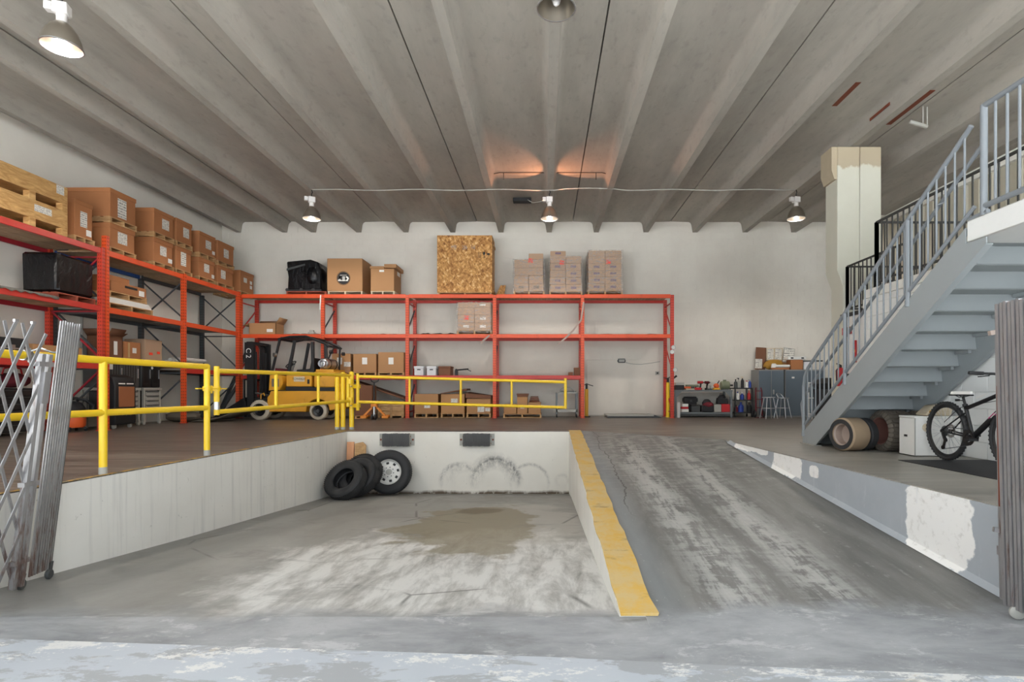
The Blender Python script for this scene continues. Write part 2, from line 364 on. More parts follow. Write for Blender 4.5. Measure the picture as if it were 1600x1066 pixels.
M['mustard'] = simple('mustard_bag', lin(176,130,48), .7, var=.15)
M['strap'] = simple('grey_strap', lin(170,150,140), .7, var=.1)
def mk_gate(name, rust_amt):
    n = NT(name); x = n.xyz(); v = n.vec((6,6,1.0))
    c = n.mix(n.noise(3, v, 5), lin(128,126,126), lin(190,188,188))
    r = n.ramp(n.math('ADD', n.noise(2.6, v, 7, .7), n.math('MULTIPLY', n.ramp(x[2], 1.0, -.6), rust_amt)), .58, .72)
    c = n.mix(n.math('MULTIPLY', r, .8), c, lin(112,78,64))
    return n.fin(c, .38, .55)
M['gate'] = mk_gate('weathered_galvanised_steel', .24)
M['gate_r'] = mk_gate('rust_streaked_steel', .06)
def mk_film():
    n = NT('stretch_film'); 
    f = n.noise(7, n.vec((1.2,1.2,5), rot=(.35,.5,0)), 5, .7, 1.2)
    n.bump(f, .9, .03)
    a = n.ramp(f, .46, .66)  # pale opaque streaks put the film's highlights into its opacity
    return n.fin(lin(232,224,216), .14, 0.0, Alpha=n.math('ADD', n.math('MULTIPLY', a, .5), .10))
M['film'] = mk_film()
def mk_blackfilm():
    n = NT('black_stretch_film'); f = n.noise(5, n.vec((1.2,1.2,.5)), 5, .6, 1.0); n.bump(f, .6, .04)
    return n.fin(lin(13,13,16), .25, 0.0, Specular_IOR_Level=.35)
M['blackfilm'] = mk_blackfilm()
def emis(name, col, st):
    m = bpy.data.materials.new(name); m.use_nodes = True; b = m.node_tree.nodes['Principled BSDF']
    b.inputs['Base Color'].default_value = (*col, 1); b.inputs['Emission Color'].default_value = (*col, 1); b.inputs['Emission Strength'].default_value = st
    return m
M['bulb'] = emis('glowing_bulb', (1, .88, .82), 22)
def mk_shade():
    n = NT('aluminium_reflector'); x = n.noise(2, None, 2)
    return n.fin(n.mix(x, lin(150,142,128), lin(186,178,166)), .28, .85)
M['shade'] = mk_shade()
M['lampwhite'] = simple('lamp_housing_white', lin(222,218,214), .5, var=.05)

# ---------------------------------------------------------------- mesh helpers
class MB:
    def __init__(s): s.v = []; s.f = []
    def add(s, vs, fs):
        o = len(s.v); s.v += [tuple(v) for v in vs]; s.f += [tuple(i+o for i in f) for f in fs]; return s
    def box(s, x0, y0, z0, x1, y1, z1):
        return s.add([(x0,y0,z0),(x1,y0,z0),(x1,y1,z0),(x0,y1,z0),(x0,y0,z1),(x1,y0,z1),(x1,y1,z1),(x0,y1,z1)],
                     [(0,3,2,1),(4,5,6,7),(0,1,5,4),(1,2,6,5),(2,3,7,6),(3,0,4,7)])
    def cbox(s, x0, y0, z0, x1, y1, z1, c=.01):
        """box with chamfered vertical and horizontal edges"""
        m = MB(); xs = ((x0,x0+c,x1-c,x1)); ys = (y0,y0+c,y1-c,y1)
        def ring(z, i):
            a, b = (xs[1], xs[2]) if i else (xs[0], xs[3]); cy, d = (ys[1], ys[2]) if i else (ys[0], ys[3])
            k = c
            return [(a+ (0 if i else k), cy, z), (b-(0 if i else k), cy, z), (b, cy+(0 if i else k), z), (b, d-(0 if i else k), z), (b-(0 if i else k), d, z), (a+(0 if i else k), d, z), (a, d-(0 if i else k), z), (a, cy+(0 if i else k), z)]
        R0 = ring(z0+c, 0); R1 = ring(z1-c, 0)
        T = [(x0+c,y0+c,z1),(x1-c,y0+c,z1),(x1-c,y1-c,z1),(x0+c,y1-c,z1)]; B = [(x0+c,y0+c,z0),(x1-c,y0+c,z0),(x1-c,y1-c,z0),(x0+c,y1-c,z0)]
        v = R0+R1+T+B; f = []
        for i in range(8): j = (i+1) % 8; f.append((i, j, 8+j, 8+i))
        f.append((16,17,18,19)); f.append((23,22,21,20))
        for k in range(4):
            a = 2*k; b = 2*k+1; f.append((8+a, 8+b, 16+(k+1)%4, 16+k)); f.append((b, a, 20+k, 20+(k+1)%4))
            cc = (2*k+2) % 8; f.append((8+b, 8+cc, 16+(k+1)%4)); f.append((cc, b, 20+(k+1)%4))
        return s.add(v, f)
    def xbox(s, c, size, R=None):
        hx, hy, hz = [d/2 for d in size]; R = R or Matrix.Identity(3); c = Vector(c)
        vs = [c + R @ Vector((sx*hx, sy*hy, sz*hz)) for sz in (-1,1) for (sx,sy) in ((-1,-1),(1,-1),(1,1),(-1,1))]
        return s.add(vs, [(0,3,2,1),(4,5,6,7),(0,1,5,4),(1,2,6,5),(2,3,7,6),(3,0,4,7)])
    def bar(s, p, q, w, h, up=(0,0,1)):
        p, q = Vector(p), Vector(q); d = (q-p).normalized(); u = Vector(up)
        if abs(d.dot(u)) > .98: u = Vector((0,1,0)) if abs(d.y) < .9 else Vector((1,0,0))
        r = d.cross(u).normalized(); u = r.cross(d).normalized()
        vs = [b + r*(sx*w/2) + u*(sz*h/2) for b in (p, q) for (sx, sz) in ((-1,-1),(1,-1),(1,1),(-1,1))]
        return s.add(vs, [(0,1,2,3),(7,6,5,4),(0,4,5,1),(1,5,6,2),(2,6,7,3),(3,7,4,0)])
    def tube(s, pts, r, n=8, cap=True, r2=None):
        pts = [Vector(p) for p in pts]; N = len(pts); vs = []; fs = []; prev = None
        for i, p in enumerate(pts):
            d = (pts[min(i+1,N-1)]-pts[max(i-1,0)]).normalized()
            if prev is None:
                u = Vector((0,0,1)) if abs(d.z) < .9 else Vector((1,0,0)); u = (u - d*u.dot(d)).normalized()
            else:
                u = prev - d*prev.dot(d); u = u.normalized() if u.length > 1e-6 else prev
            prev = u; w_ = d.cross(u); rr = r if r2 is None else r + (r2-r)*i/(N-1)
            for k in range(n): a = 2*PI*k/n; vs.append(p + (u*math.cos(a)+w_*math.sin(a))*rr)
        for i in range(N-1):
            for k in range(n): j = (k+1) % n; fs.append((i*n+k, i*n+j, (i+1)*n+j, (i+1)*n+k))
        if cap: fs.append(tuple(range(n-1,-1,-1))); fs.append(tuple((N-1)*n+k for k in range(n)))
        return s.add(vs, fs)
    def cyl(s, p, q, r, n=12, r2=None): return s.tube([p, q], r, n, True, r2)
    def lathe(s, prof, n=24, o=(0,0,0), axis=(0,0,1), closed=False):
        o = Vector(o); d = Vector(axis).normalized(); u = Vector((0,0,1)) if abs(d.z) < .9 else Vector((1,0,0)); u = (u-d*u.dot(d)).normalized(); w_ = d.cross(u)
        vs = []; fs = []; m = len(prof)
        for k in range(n):
            a = 2*PI*k/n; e = u*math.cos(a)+w_*math.sin(a)
            for (r, z) in prof: vs.append(o + e*r + d*z)
        for k in range(n):
            j = (k+1) % n
            for i in range(m if closed else m-1):
                i2 = (i+1) % m; fs.append((k*m+i, j*m+i, j*m+i2, k*m+i2))
        return s.add(vs, fs)
    def prism(s, poly, axis, a, b):
        """extrude a 2-D polygon along axis 'x','y','z'"""
        n = len(poly)
        def mk(p, t): return {'x': (t, p[0], p[1]), 'y': (p[0], t, p[1]), 'z': (p[0], p[1], t)}[axis]
        vs = [mk(p, a) for p in poly]+[mk(p, b) for p in poly]
        fs = [tuple(range(n)), tuple(range(2*n-1, n-1, -1))]+[(i, n+i, n+(i+1)%n, (i+1)%n) for i in range(n)]
        return s.add(vs, fs)
    def blob(s, c, r, seed=0, n=10, m=6, rough=.12):
        """lumpy closed ellipsoid"""
        rn = random.Random(seed); c = Vector(c); vs = [c+Vector((0,0,-r[2]))]; fs = []
        for i in range(1, m):
            t = -PI/2+PI*i/m
            for k in range(n):
                a = 2*PI*k/n; q = 1+rn.uniform(-rough, rough)
                vs.append(c+Vector((r[0]*math.cos(t)*math.cos(a)*q, r[1]*math.cos(t)*math.sin(a)*q, r[2]*math.sin(t)*q)))
        vs.append(c+Vector((0,0,r[2]))); last = len(vs)-1
        for k in range(n): fs.append((0, 1+(k+1)%n, 1+k)); fs.append((last, 1+(m-2)*n+k, 1+(m-2)*n+(k+1)%n))
        for i in range(m-2):
            for k in range(n): j = (k+1) % n; fs.append((1+i*n+k, 1+i*n+j, 1+(i+1)*n+j, 1+(i+1)*n+k))
        return s.add(vs, fs)
    def move(s, d): s.v = [(v[0]+d[0], v[1]+d[1], v[2]+d[2]) for v in s.v]; return s
    def xf(s, Mx): s.v = [tuple(Mx @ Vector(v)) for v in s.v]; return s

def mesh_of(name, mb, mat, smooth=True, bev=0):
    me = bpy.data.meshes.new(name); me.from_pydata(mb.v, [], mb.f); me.update()
    import bmesh
    bm = bmesh.new(); bm.from_mesh(me); bmesh.ops.recalc_face_normals(bm, faces=bm.faces); 
    if bev:
        es = [e for e in bm.edges if len(e.link_faces) == 2 and e.calc_face_angle(0) > .6]
        try: bmesh.ops.bevel(bm, geom=es, offset=bev, offset_type='OFFSET', segments=1, profile=.5, affect='EDGES', clamp_overlap=True)
        except Exception: pass
    bm.to_mesh(me); bm.free()
    if smooth:
        me.polygons.foreach_set('use_smooth', [True]*len(me.polygons))
        me.set_sharp_from_angle(angle=math.radians(38))
    if mat is not None: me.materials.append(M[mat] if isinstance(mat, str) else mat)
    return me
def obj(name, mb, mat, parent=None, bev=0):
    o = bpy.data.objects.new(name, mesh_of(name, mb, mat, True, bev)); C.objects.link(o)
    if parent is not None: o.parent = parent
    return o
LABELS = {}
def thing(name, label, cat, loc=(0,0,0), rz=0.0, group=None):
    o = bpy.data.objects.new(name, None); C.objects.link(o); o.empty_display_size = .1
    o.location = loc; o.rotation_euler = (0,0,rz); o['label'] = label; o['category'] = cat
    if group: o['group'] = group
    return o
def part(name, mb, mat, root, label=None, world=False, bev=0):
    if world:
        r = root
        while r.parent: r = r.parent
        mb.move(-Vector(r.location))
    o = obj(name, mb, mat, root, bev)
    if label: o['label'] = label
    return o
def inst(name, src, root, loc=(0,0,0), rot=None, scale=None):
    """another piece sharing mesh data"""
    o = bpy.data.objects.new(name, src.data); C.objects.link(o); o.parent = root; o.location = loc
    if rot: o.rotation_euler = rot
    if scale: o.scale = scale
    return o
def solo(name, mb, mat, label, cat, loc=(0,0,0), rz=0.0, group=None, bev=0):
    o = obj(name, mb, mat, None, bev); o.location = loc; o.rotation_euler = (0,0,rz); o['label'] = label; o['category'] = cat
    if group: o['group'] = group
    return o
def struct(name, mb, mat, parent=None, bev=0):
    o = obj(name, mb, mat, parent, bev)
    if parent is None: o['kind'] = 'structure'
    return o
def text_mesh(txt, size, M4, mat, name, root, extrude=.001, label=None):
    cu = bpy.data.curves.new('t', 'FONT'); cu.body = txt; cu.size = size; cu.extrude = extrude; cu.align_x = 'CENTER'; cu.align_y = 'CENTER'
    t = bpy.data.objects.new('t', cu); C.objects.link(t)
    bpy.context.view_layer.update()
    me = bpy.data.meshes.new_from_object(t.evaluated_get(bpy.context.evaluated_depsgraph_get()))
    bpy.data.objects.remove(t); bpy.data.curves.remove(cu)
    me.transform(M4); me.materials.clear(); me.materials.append(M[mat])
    o = bpy.data.objects.new(name, me); C.objects.link(o); o.parent = root
    if label: o['label'] = label
    return o
# ================================================================ STRUCTURE
def XL(y): return -4.28+.05*(y-4.8)
# ceiling: precast double tees side by side, open joints between them
cl = struct('ceiling', MB().box(-11.5,.6,6.36,12.2,17.8,6.5), 'ceiling')
joints = [-11.0,-8.01,-5.12,-2.14,.89,3.97,7.06,10.15]
stems = [(-9.67,-8.21),(-7.30,-5.87),(-4.38,-2.90),(-1.38,.14),(1.63,3.20),(4.75,6.33),(7.87,9.40)]
for i,(a,b) in enumerate(stems):
    x0, x1 = joints[i]+.012, joints[i+1]-.012
    pr = [(x0,6.36),(x0,6.155)]
    for sx in (a,b): pr += [(sx-.20,6.14),(sx-.145,6.11),(sx-.115,6.05),(sx-.075,5.81),(sx+.075,5.81),(sx+.115,6.05),(sx+.145,6.11),(sx+.20,6.14)]
    pr += [(x1,6.155),(x1,6.36)]
    obj('double_tee', MB().prism(pr,'y',.6,17.4), 'ceiling', cl)
# rusty bearing plates cast in the tees
def rust(x0,y0,x1,y1,z,w): 
    obj('rusty_plate', MB().bar((x0,y0,z),(x1,y1,z),w,.012), 'rust', cl)
rust(5.42,9.5,5.42,10.3,6.145,.10); rust(6.84,9.75,6.84,11.0,6.135,.16)
obj('rusty_plate', MB().bar((6.205,9.9,5.98),(6.205,10.5,5.98),.012,.05), 'rust', cl)
# walls
wb = struct('wall_back', MB().box(-10.5,17.406,-.2,12.3,17.7,6.36), 'wall')
mb = MB(); rn = random.Random(3); z = 0.0; r = 0
while z < 6.3:
    x = -10.4-(.2 if r % 2 else 0)
    while x < 9.6:
        d = rn.uniform(0,.0016); mb.box(x+.003,17.4-d,z+.003,x+.397,17.41,z+.197); x += .4
    z += .2; r += 1
o = obj('block', mb, 'wall', wb); o['kind'] = 'stuff'
struct('wall_left', MB().box(-10.5,1.2,-.2,-10.2,17.6,6.36), 'wall_left')
# dock floor with the loading pit and ramp cut out of it
struct('floor', MB().prism([(-10.4,2),(XL(2),2),(XL(11.05),11.05),(.49,11.05),(.49,11.2),(.72,11.2),(2.97,9.16),(3.29,3.0),(3.34,2),(12.2,2),(12.2,17.6),(-10.4,17.6)],'z',-.012,0), 'dock')
mb = MB(); pr = [(2.2,-.66),(3.6,-.662),(3.8,-.692),(4.35,-.745),(6.54,-.915),(10.17,-1.15),(11.1,-1.265)]
for i in range(len(pr)-1):
    (ya,za),(yb,zb) = pr[i], pr[i+1]; k = len(mb.v)
    xe = .662 if ya < 3.5 else .55; mb.add([(XL(ya)-.05,ya,za),(xe,ya,za),(xe,yb,zb),(XL(yb)-.05,yb,zb)],[(0,1,2,3)])
def pitz(y):
    for i in range(len(pr)-1):
        if y <= pr[i+1][0]: (a,b),(c,d) = pr[i],pr[i+1]; return b+(d-b)*(y-a)/(c-a)
    return pr[-1][1]
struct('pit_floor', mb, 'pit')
mb = MB(); N = 24; Q = 10
def rl(t): y = 2.2+t*9.0; return Vector((.66,y,max(-.66,-.66+(y-3.6)*.66/7.6)))
def rr(t):
    y = 2.2+t*6.96; x = 2.97+(9.16-y)*.048; return Vector((x+.03,y,max(-.66,min(0,-.66+(y-3.62)*.66/5.54))))
vs = [rl(i/N).lerp(rr(i/N),j/Q) for i in range(N+1) for j in range(Q+1)]
mb.add(vs,[(i*(Q+1)+j,i*(Q+1)+j+1,(i+1)*(Q+1)+j+1,(i+1)*(Q+1)+j) for i in range(N) for j in range(Q)])
struct('ramp', mb, 'ramp')
struct('apron', MB().prism([(-40,-40),(40,-40),(40,.3),(5.5,2.62),(2.6,2.82),(1.02,2.94),(0,3.04),(-3.22,3.26),(-5,3.3),(-40,3.3)],'z',-.8,-.652), 'apron')
struct('wall_pit_left', MB().prism([(XL(2.2),2.2),(XL(11.05),11.05),(-4.2,11.25),(-4.6,2.2)],'z',-1.5,-.011), 'pitwall')
struct('wall_pit_back', MB().prism([(-4.2,11.05),(.5,11.05),(.5,11.25),(-4.2,11.25)],'z',-1.5,-.011), 'pitback')
struct('wall_curb', MB().prism([(3.6,-1.5),(3.6,-.645),(11.2,-.003),(11.2,-1.5)],'x',.49,.715), 'pitwall')
# chipped yellow paint slabs along the curb top
mb = MB(); n = 34
for i in range(n+1):
    t = i/n; y = 3.585+t*7.6; z = -.645+(y-3.6)*.642/7.6; a = rn.uniform(-.008,.012); b = rn.uniform(-.01,.014)
    mb.v += [(.488+a,y,z-.004),(.728+b,y,z-.004),(.735+b,y,z+.016),(.484+a,y,z+.016)]
for i in range(n):
    k = 4*i; 
    for q in range(4): mb.f.append((k+q,k+(q+1)%4,k+4+(q+1)%4,k+4+q))
mb.f += [(0,1,2,3),(4*n+3,4*n+2,4*n+1,4*n)]
struct('trim_1', mb, 'curb')
struct('wall_ramp_right', MB().prism([(2.975,9.1),(3.30,2.3),(3.55,2.3),(3.2,9.1)],'z',-1.0,-.011), 'graywall')
# cement fillet along the foot of the grey dock wall
mb = MB()
for k in range(21):
    t = k/20; q = rr(.16+t*.80); q.x -= .03; mb.v += [(q.x-.045,q.y,q.z+.004),(q.x+.01,q.y,q.z+.05),(q.x+.02,q.y,q.z-.03)]
for k in range(20):
    for q in range(3): mb.f.append((3*k+q,3*k+(q+1)%3,3*k+3+(q+1)%3,3*k+3+q))
struct('trim_2', mb, 'graywall')
# worn yellow line on the dock edge
mb = MB()
pts = [(XL(3.5)-.003,3.5),(XL(11.05)-.003,11.06),(.49,11.06)]
mb.prism([(XL(3.5),3.5),(XL(11.05),11.05),(XL(11.05)-.05,11.10),(XL(3.5)-.05,3.5)],'z',0,.002)
struct('trim_3', mb, 'edge')
# right-hand block wall under the landing, with each block built
wr = struct('wall_right', MB().box(5.212,2.2,0,5.5,8.84,2.42), 'wall_right')
bl = None; z = 0; r = 0
while z < 2.39:
    y = 3.66-(.2 if r % 2 else 0)+.0
    while y+.39 < 8.9:
        y1 = min(y+.397, 8.838)
        if y1-y > .3:
            if bl is None: bl = obj('block', MB().cbox(0,-.197,-.098,.02,.197,.098,.004), 'block', wr); bl.location = (5.2,y+.2,z+.1)
            else: inst('block', bl, wr, (5.2-rn.uniform(0,.0025),y+.2,z+.1))
        y += .4
    z += .2; r += 1
# mezzanine behind the stairs
struct('mezzanine_floor', MB().box(5.16,2.2,2.3,8.1,8.84,2.43), 'white')
struct('wall_mezzanine_return', MB().box(5.2,8.84,0,5.95,8.99,2.30), 'wall_right')
struct('wall_mezzanine_side', MB().box(5.92,8.9,0,6.07,10.9,2.30), 'wall_right')
struct('mezzanine_floor_rear', MB().box(5.88,8.86,2.25,8.1,10.95,2.32), 'darkrail')
wsid = struct('wall_siding', MB().box(8.03,2.2,2.3,8.2,13.2,4.72), 'beige')
rb = obj('siding_rib', MB().prism([(0,-.07),(-.03,-.05),(-.03,.05),(0,.07)],'z',-1.2,1.2), 'beige', wsid); rb.location = (8.03,3.0,3.52)
for k in range(1,34): inst('siding_rib', rb, wsid, (8.03,3.0+k*.3,3.52))
struct('trim_4', MB().box(7.94,2.2,4.72,8.2,13.2,4.90), 'white')
struct('wall_far_right', MB().box(11.9,2.2,-.1,12.2,17.6,6.36), 'wall')
# column with corbelled head
def mk_col():
    n = NT('peeling_cream_column'); x = n.xyz(); 
    c = n.mix(n.noise(2,None,5), lin(226,224,208), lin(212,210,194))
    m = n.ramp(n.math('ADD', x[2], n.math('MULTIPLY', n.noise(2.6,n.vec((1,1,.5)),5), .5)), 5.66, 5.70)
    c = n.mix(m, c, lin(188,174,148)); return n.fin(c,.65)
M['col'] = mk_col()
ct = struct('column', MB().prism([(6.10,0),(6.10,2.95),(5.98,3.28),(5.98,5.80),(6.435,5.80),(6.435,0)],'y',11.24,11.72), 'col', bev=.012)
obj('column_half', MB().prism([(6.445,0),(6.445,5.80),(6.88,5.80),(6.88,0)],'y',11.245,11.72), 'col', ct, bev=.012)
obj('corbel', MB().prism([(5.98,5.80),(5.87,5.80),(5.87,5.32),(5.93,5.14),(5.98,5.14)],'y',11.26,11.70), 'tanraw', ct)
# painted-over door panel in the back wall
d = struct('door_1', MB().cbox(X_(917,17.38),17.36,.03,X_(1036,17.38),17.405,1.78,.006), 'wall')
# concrete stair landing
struct('landing', MB().box(4.0,2.4,2.215,5.2,5.22,2.425), 'wall_right', bev=.012)

# ================================================================ PALLET RACKS
def deck(root, name, mat, axis, a0, a1, b0, b1, ztop, n, world=True):
    """boards laid across the beams; a along the bay, b across"""
    w_ = (a1-a0)/n; src = None
    for i in range(n):
        c = a0+(i+.5)*w_; L = b1-b0
        if src is None:
            mbb = MB()
            if axis == 'x': mbb.cbox(-w_/2+.006,-L/2,-.03,w_/2-.006,L/2,0,.004)
            else: mbb.cbox(-L/2,-w_/2+.006,-.03,L/2,w_/2-.006,0,.004)
            src = obj(name, mbb, mat, root)
            o = src
        else: o = inst(name, src, root)
        p = Vector((c,(b0+b1)/2,ztop)) if axis == 'x' else Vector(((b0+b1)/2,c,ztop))
        o.location = p-Vector(root.location)
def post(root, x, y, h, mat):
    mbb = MB().box(-.05,-.04,0,.05,.04,h); o = obj('post', mbb, mat, root); o.location = Vector((x,y,0))-Vector(root.location)
    o2 = obj('foot_plate', MB().box(-.07,-.06,0,.07,.06,.012), 'red', o)
def beam(root, p, q, mat, label=None):
    mbb = MB().bar(p,q,.045,.115); o = part('beam', mbb, mat, root, label, world=True, bev=.006); return o
def brace(root, p, q, mat, w=.03): part('brace', MB().bar(p,q,w,w), mat, root, world=True)

T3, T2, T1 = 3.66, 2.48, 1.26
xs = [-9.0,-6.56,-4.06,-1.48,1.12,3.77]
br = thing('pallet_rack', 'long orange five-bay pallet rack along the white back wall', 'rack', (-2.6,16.75,0))
for i, x in enumerate(xs):
    post(br, x, 16.29, T3-.02, 'post_orange' if i < 5 else 'post_red'); post(br, x, 17.22, T3-.02, 'post_red')  # rear posts redder than the front ones: shade put into the colour
    m = 'red' if i in (0,5) else 'darkrack'
    zz = [3.45,2.62,2.30,1.42,1.10,.18]
    brace(br,(x,16.33,3.42),(x,17.18,3.42),'red',.035); brace(br,(x,16.33,2.60),(x,17.18,3.30),m); 
    brace(br,(x,17.18,2.20),(x,16.33,1.45),m); brace(br,(x,16.33,.22),(x,17.18,1.0),m); brace(br,(x,16.33,.18),(x,17.18,.18),'red',.035)
for i in range(5):
    a, b = xs[i]+.05, xs[i+1]-.05
    for lv, zt in ((3,T3),(2,T2),(1,T1)):
        if lv == 1 and i == 4: continue
        beam(br,(a,16.28,zt-.058),(b,16.28,zt-.058),'orange' if lv > 1 else 'red'); beam(br,(a,17.23,zt-.058),(b,17.23,zt-.058),'red')  # rear beams of this orange rack take red: shade put into their colour
        deck(br,'deck_board','deck','x',a,b,16.306,17.205,zt-.001,9 if lv == 3 else 6)
L3, L2, L1 = 3.70, 2.53, 1.36
rl1 = thing('pallet_rack', 'red rack bay at the left edge, joined to the taller orange rack', 'rack', (-9.5,9.95,0))
rl2 = thing('pallet_rack', 'orange two-bay pallet rack with dark rear posts along the left wall', 'rack', (-9.5,13.75,0))
for y, hh in ((8.66,L3+.02),(11.17,L3+.02)):
    post(rl1,-9.0,y,hh,'post_red'); post(rl1,-10.06,y,hh,'post_red')
    for (p,q) in (((-9.05,y,3.5),(-10.0,y,2.62)),((-10.0,y,2.42),(-9.05,y,1.5)),((-9.05,y,1.2),(-10.0,y,.3)),((-9.05,y,2.42),(-10.0,y,2.42)),((-9.05,y,3.52),(-10.,y,3.52))): brace(rl1,p,q,'crimson')
for zt in (L3,L2,L1):
    beam(rl1,(-8.99,8.7,zt-.058),(-8.99,11.13,zt-.058),'red'); beam(rl1,(-10.07,8.7,zt-.058),(-10.07,11.13,zt-.058),'crimson')
    deck(rl1,'deck_board','deck','y',8.7,11.13,-10.045,-9.015,zt-.001,8)
for y in (11.28,13.72,16.16):
    post(rl2,-9.0,y,L3+.28 if y < 12 else L3+.02,'post_orange'); post(rl2,-10.06,y,L3-.1,'post_dark')
    for (p,q) in (((-9.05,y,3.5),(-10.0,y,2.65)),((-10.0,y,3.5),(-9.05,y,2.65)),((-10.0,y,2.42),(-9.05,y,1.5)),((-9.05,y,1.1),(-10.0,y,.2)),((-9.05,y,2.4),(-10.0,y,2.4)),((-9.05,y,1.25),(-10.0,y,1.25))): brace(rl2,p,q,'darkrack')
for (a,b,k) in ((11.33,13.67,0),(13.77,16.11,1)):
    for zt in (L3,L2)+((L1,) if k else ()):
        beam(rl2,(-8.99,a,zt-.058),(-8.99,b,zt-.058),'orange' if zt > 2 else 'red')
        beam(rl2,(-10.07,a,zt-.058),(-10.07,b,zt-.058),'blue' if (k == 0 and zt == L3) else 'darkrack', 'blue rear beam' if (k == 0 and zt == L3) else None)
        deck(rl2,'deck_board','deck' if zt == L3 else 'greywood','y',a,b,-10.045,-9.015,zt-.001,7)
# ================================================================ HIGH-BAY LAMPS
def lamp(x, y, label, watts, up=0.0, yaw=0.0, lit=True, cone=160):
    zr = 5.09; t = thing('high_bay_lamp', label, 'lamp', (x,y,zr), yaw, 'high-bay lamps under the beams')
    prof = [(.215,0),(.21,.03),(.195,.10),(.165,.18),(.12,.25),(.07,.30),(.05,.31)]
    inner = [(r-.006,z-.004) for r,z in prof[:-1]]
    part('reflector', MB().lathe(prof+[(.0,.312)],32).lathe(inner+[(.0,.295)],32), 'shade', t)
    part('rim', MB().lathe([(.208,-.006),(.222,-.004),(.222,.008),(.208,.006)],32,closed=True), 'alu', t)
    part('neck', MB().cyl((0,0,.30),(0,0,.40),.055,14), 'lampwhite', t)
    part('ballast_housing', MB().cbox(-.08,-.07,.40,.08,.07,.54,.01), 'lampwhite', t)
    part('capacitor_box', MB().cbox(-.17,-.05,.43,-.085,.05,.53,.008), 'lampwhite', t)
    part('hook', MB().tube([(0,0,.54),(0,0,.62),(.02,0,.66),(0,0,.72)],.012,8), 'blackmatte', t)
    b = part('bulb', MB().blob((0,0,.13),(.055,.055,.10),1,12,8,0), 'bulb' if lit else 'lampwhite', t)
    if lit:
        l = bpy.data.lights.new('bulb_light','SPOT'); l.energy = watts; l.spot_size = math.radians(cone); l.spot_blend = .5 if cone < 165 else .25; l.shadow_soft_size = .20; l.color = (1,.93,.86)
        lo = bpy.data.objects.new('bulb_light', l); C.objects.link(lo); lo.parent = t; lo.location = (0,0,-.02)
    if up:   # light leaking up through the open neck onto both sides of the beam
        for s in (-1,1):
            l = bpy.data.lights.new('neck_leak','SPOT'); l.energy = up; l.spot_size = math.radians(78); l.spot_blend = .35; l.shadow_soft_size = .02; l.color = (1,.42,.22)
            lo = bpy.data.objects.new('neck_leak', l); C.objects.link(lo); lo.parent = t; lo.location = (s*.12,-.06,.36)
            d = Vector((s*.75,-.55,.75)); lo.rotation_euler = d.to_track_quat('-Z','Y').to_euler()
    return t
lamp(-5.80,13.7,'high-bay lamp with clear grey bell above the left end of the back rack',LAMP_POWER,0,.5,True,166)
lamp(.12,13.7,'glowing high-bay lamp in the middle casting two orange patches on the ceiling',LAMP_POWER,32)
lamp(6.26,13.7,'glowing high-bay lamp with dark bell beside the cream column',LAMP_POWER,0,.2)
lamp(.13,6.16,'silver high-bay lamp cut off by the top edge of the photo',LAMP_POWER,0,0,False)
lamp(-6.01,6.85,'bright high-bay lamp at the upper left corner under a beam',LAMP_POWER*1.7,0,.3,True,174)
# conduit run that feeds the back row
tb = [(-5.77,13.65,5.795)]
for k in range(1,40): x = -5.8+k*12.06/40; tb.append((x,13.65,5.79+.012*math.sin(k*.9)+(.03 if 20 < k < 26 else 0)))
tb.append((6.22,13.65,5.795))
solo('conduit', MB().tube(tb,.012,6), 'lightgrey', 'thin grey conduit strung across the ceiling between the back lamps', 'conduit')
solo('ceiling_wire', MB().tube([(-1.35,13.45,6.09),(-1.1,13.4,6.12),(1.4,13.4,6.12),(1.6,13.45,6.09)],.010,6).tube([(-1.0,13.4,6.12),(-1.0,13.4,5.95)],.009,6).tube([(1.25,13.4,6.12),(1.25,13.4,5.95)],.009,6), 'blackmatte', 'dark wire with two hanging ends behind the orange light patches', 'wire')
t = thing('junction_box', 'black open electrical box on the ceiling left of the middle lamp', 'box', (-.62,15.2,6.10))
part('housing', MB().cbox(-.25,-.11,-.09,.25,.11,.008,.01), 'blackmatte', t)
part('cable', MB().tube([(.15,-.1,-.05),(.3,-.1,-.14),(.5,-.08,-.10),(.62,-.05,-.04)],.012,6), 'lightgrey', t)
t = thing('conduit_elbow', 'grey conduit elbow and hanger beside the column head', 'conduit', (6.78,10.3,5.9))
x0 = 0
part('pipe', MB().tube([(.05,0,-.05),(.28,0,-.12),(.40,.05,-.12)],.035,8), 'lightgrey', t)
part('hanger', MB().bar((.30,0,-.12),(.30,0,.24),.02,.006).bar((.40,.03,-.12),(.40,.03,.24),.02,.006), 'lightgrey', t)
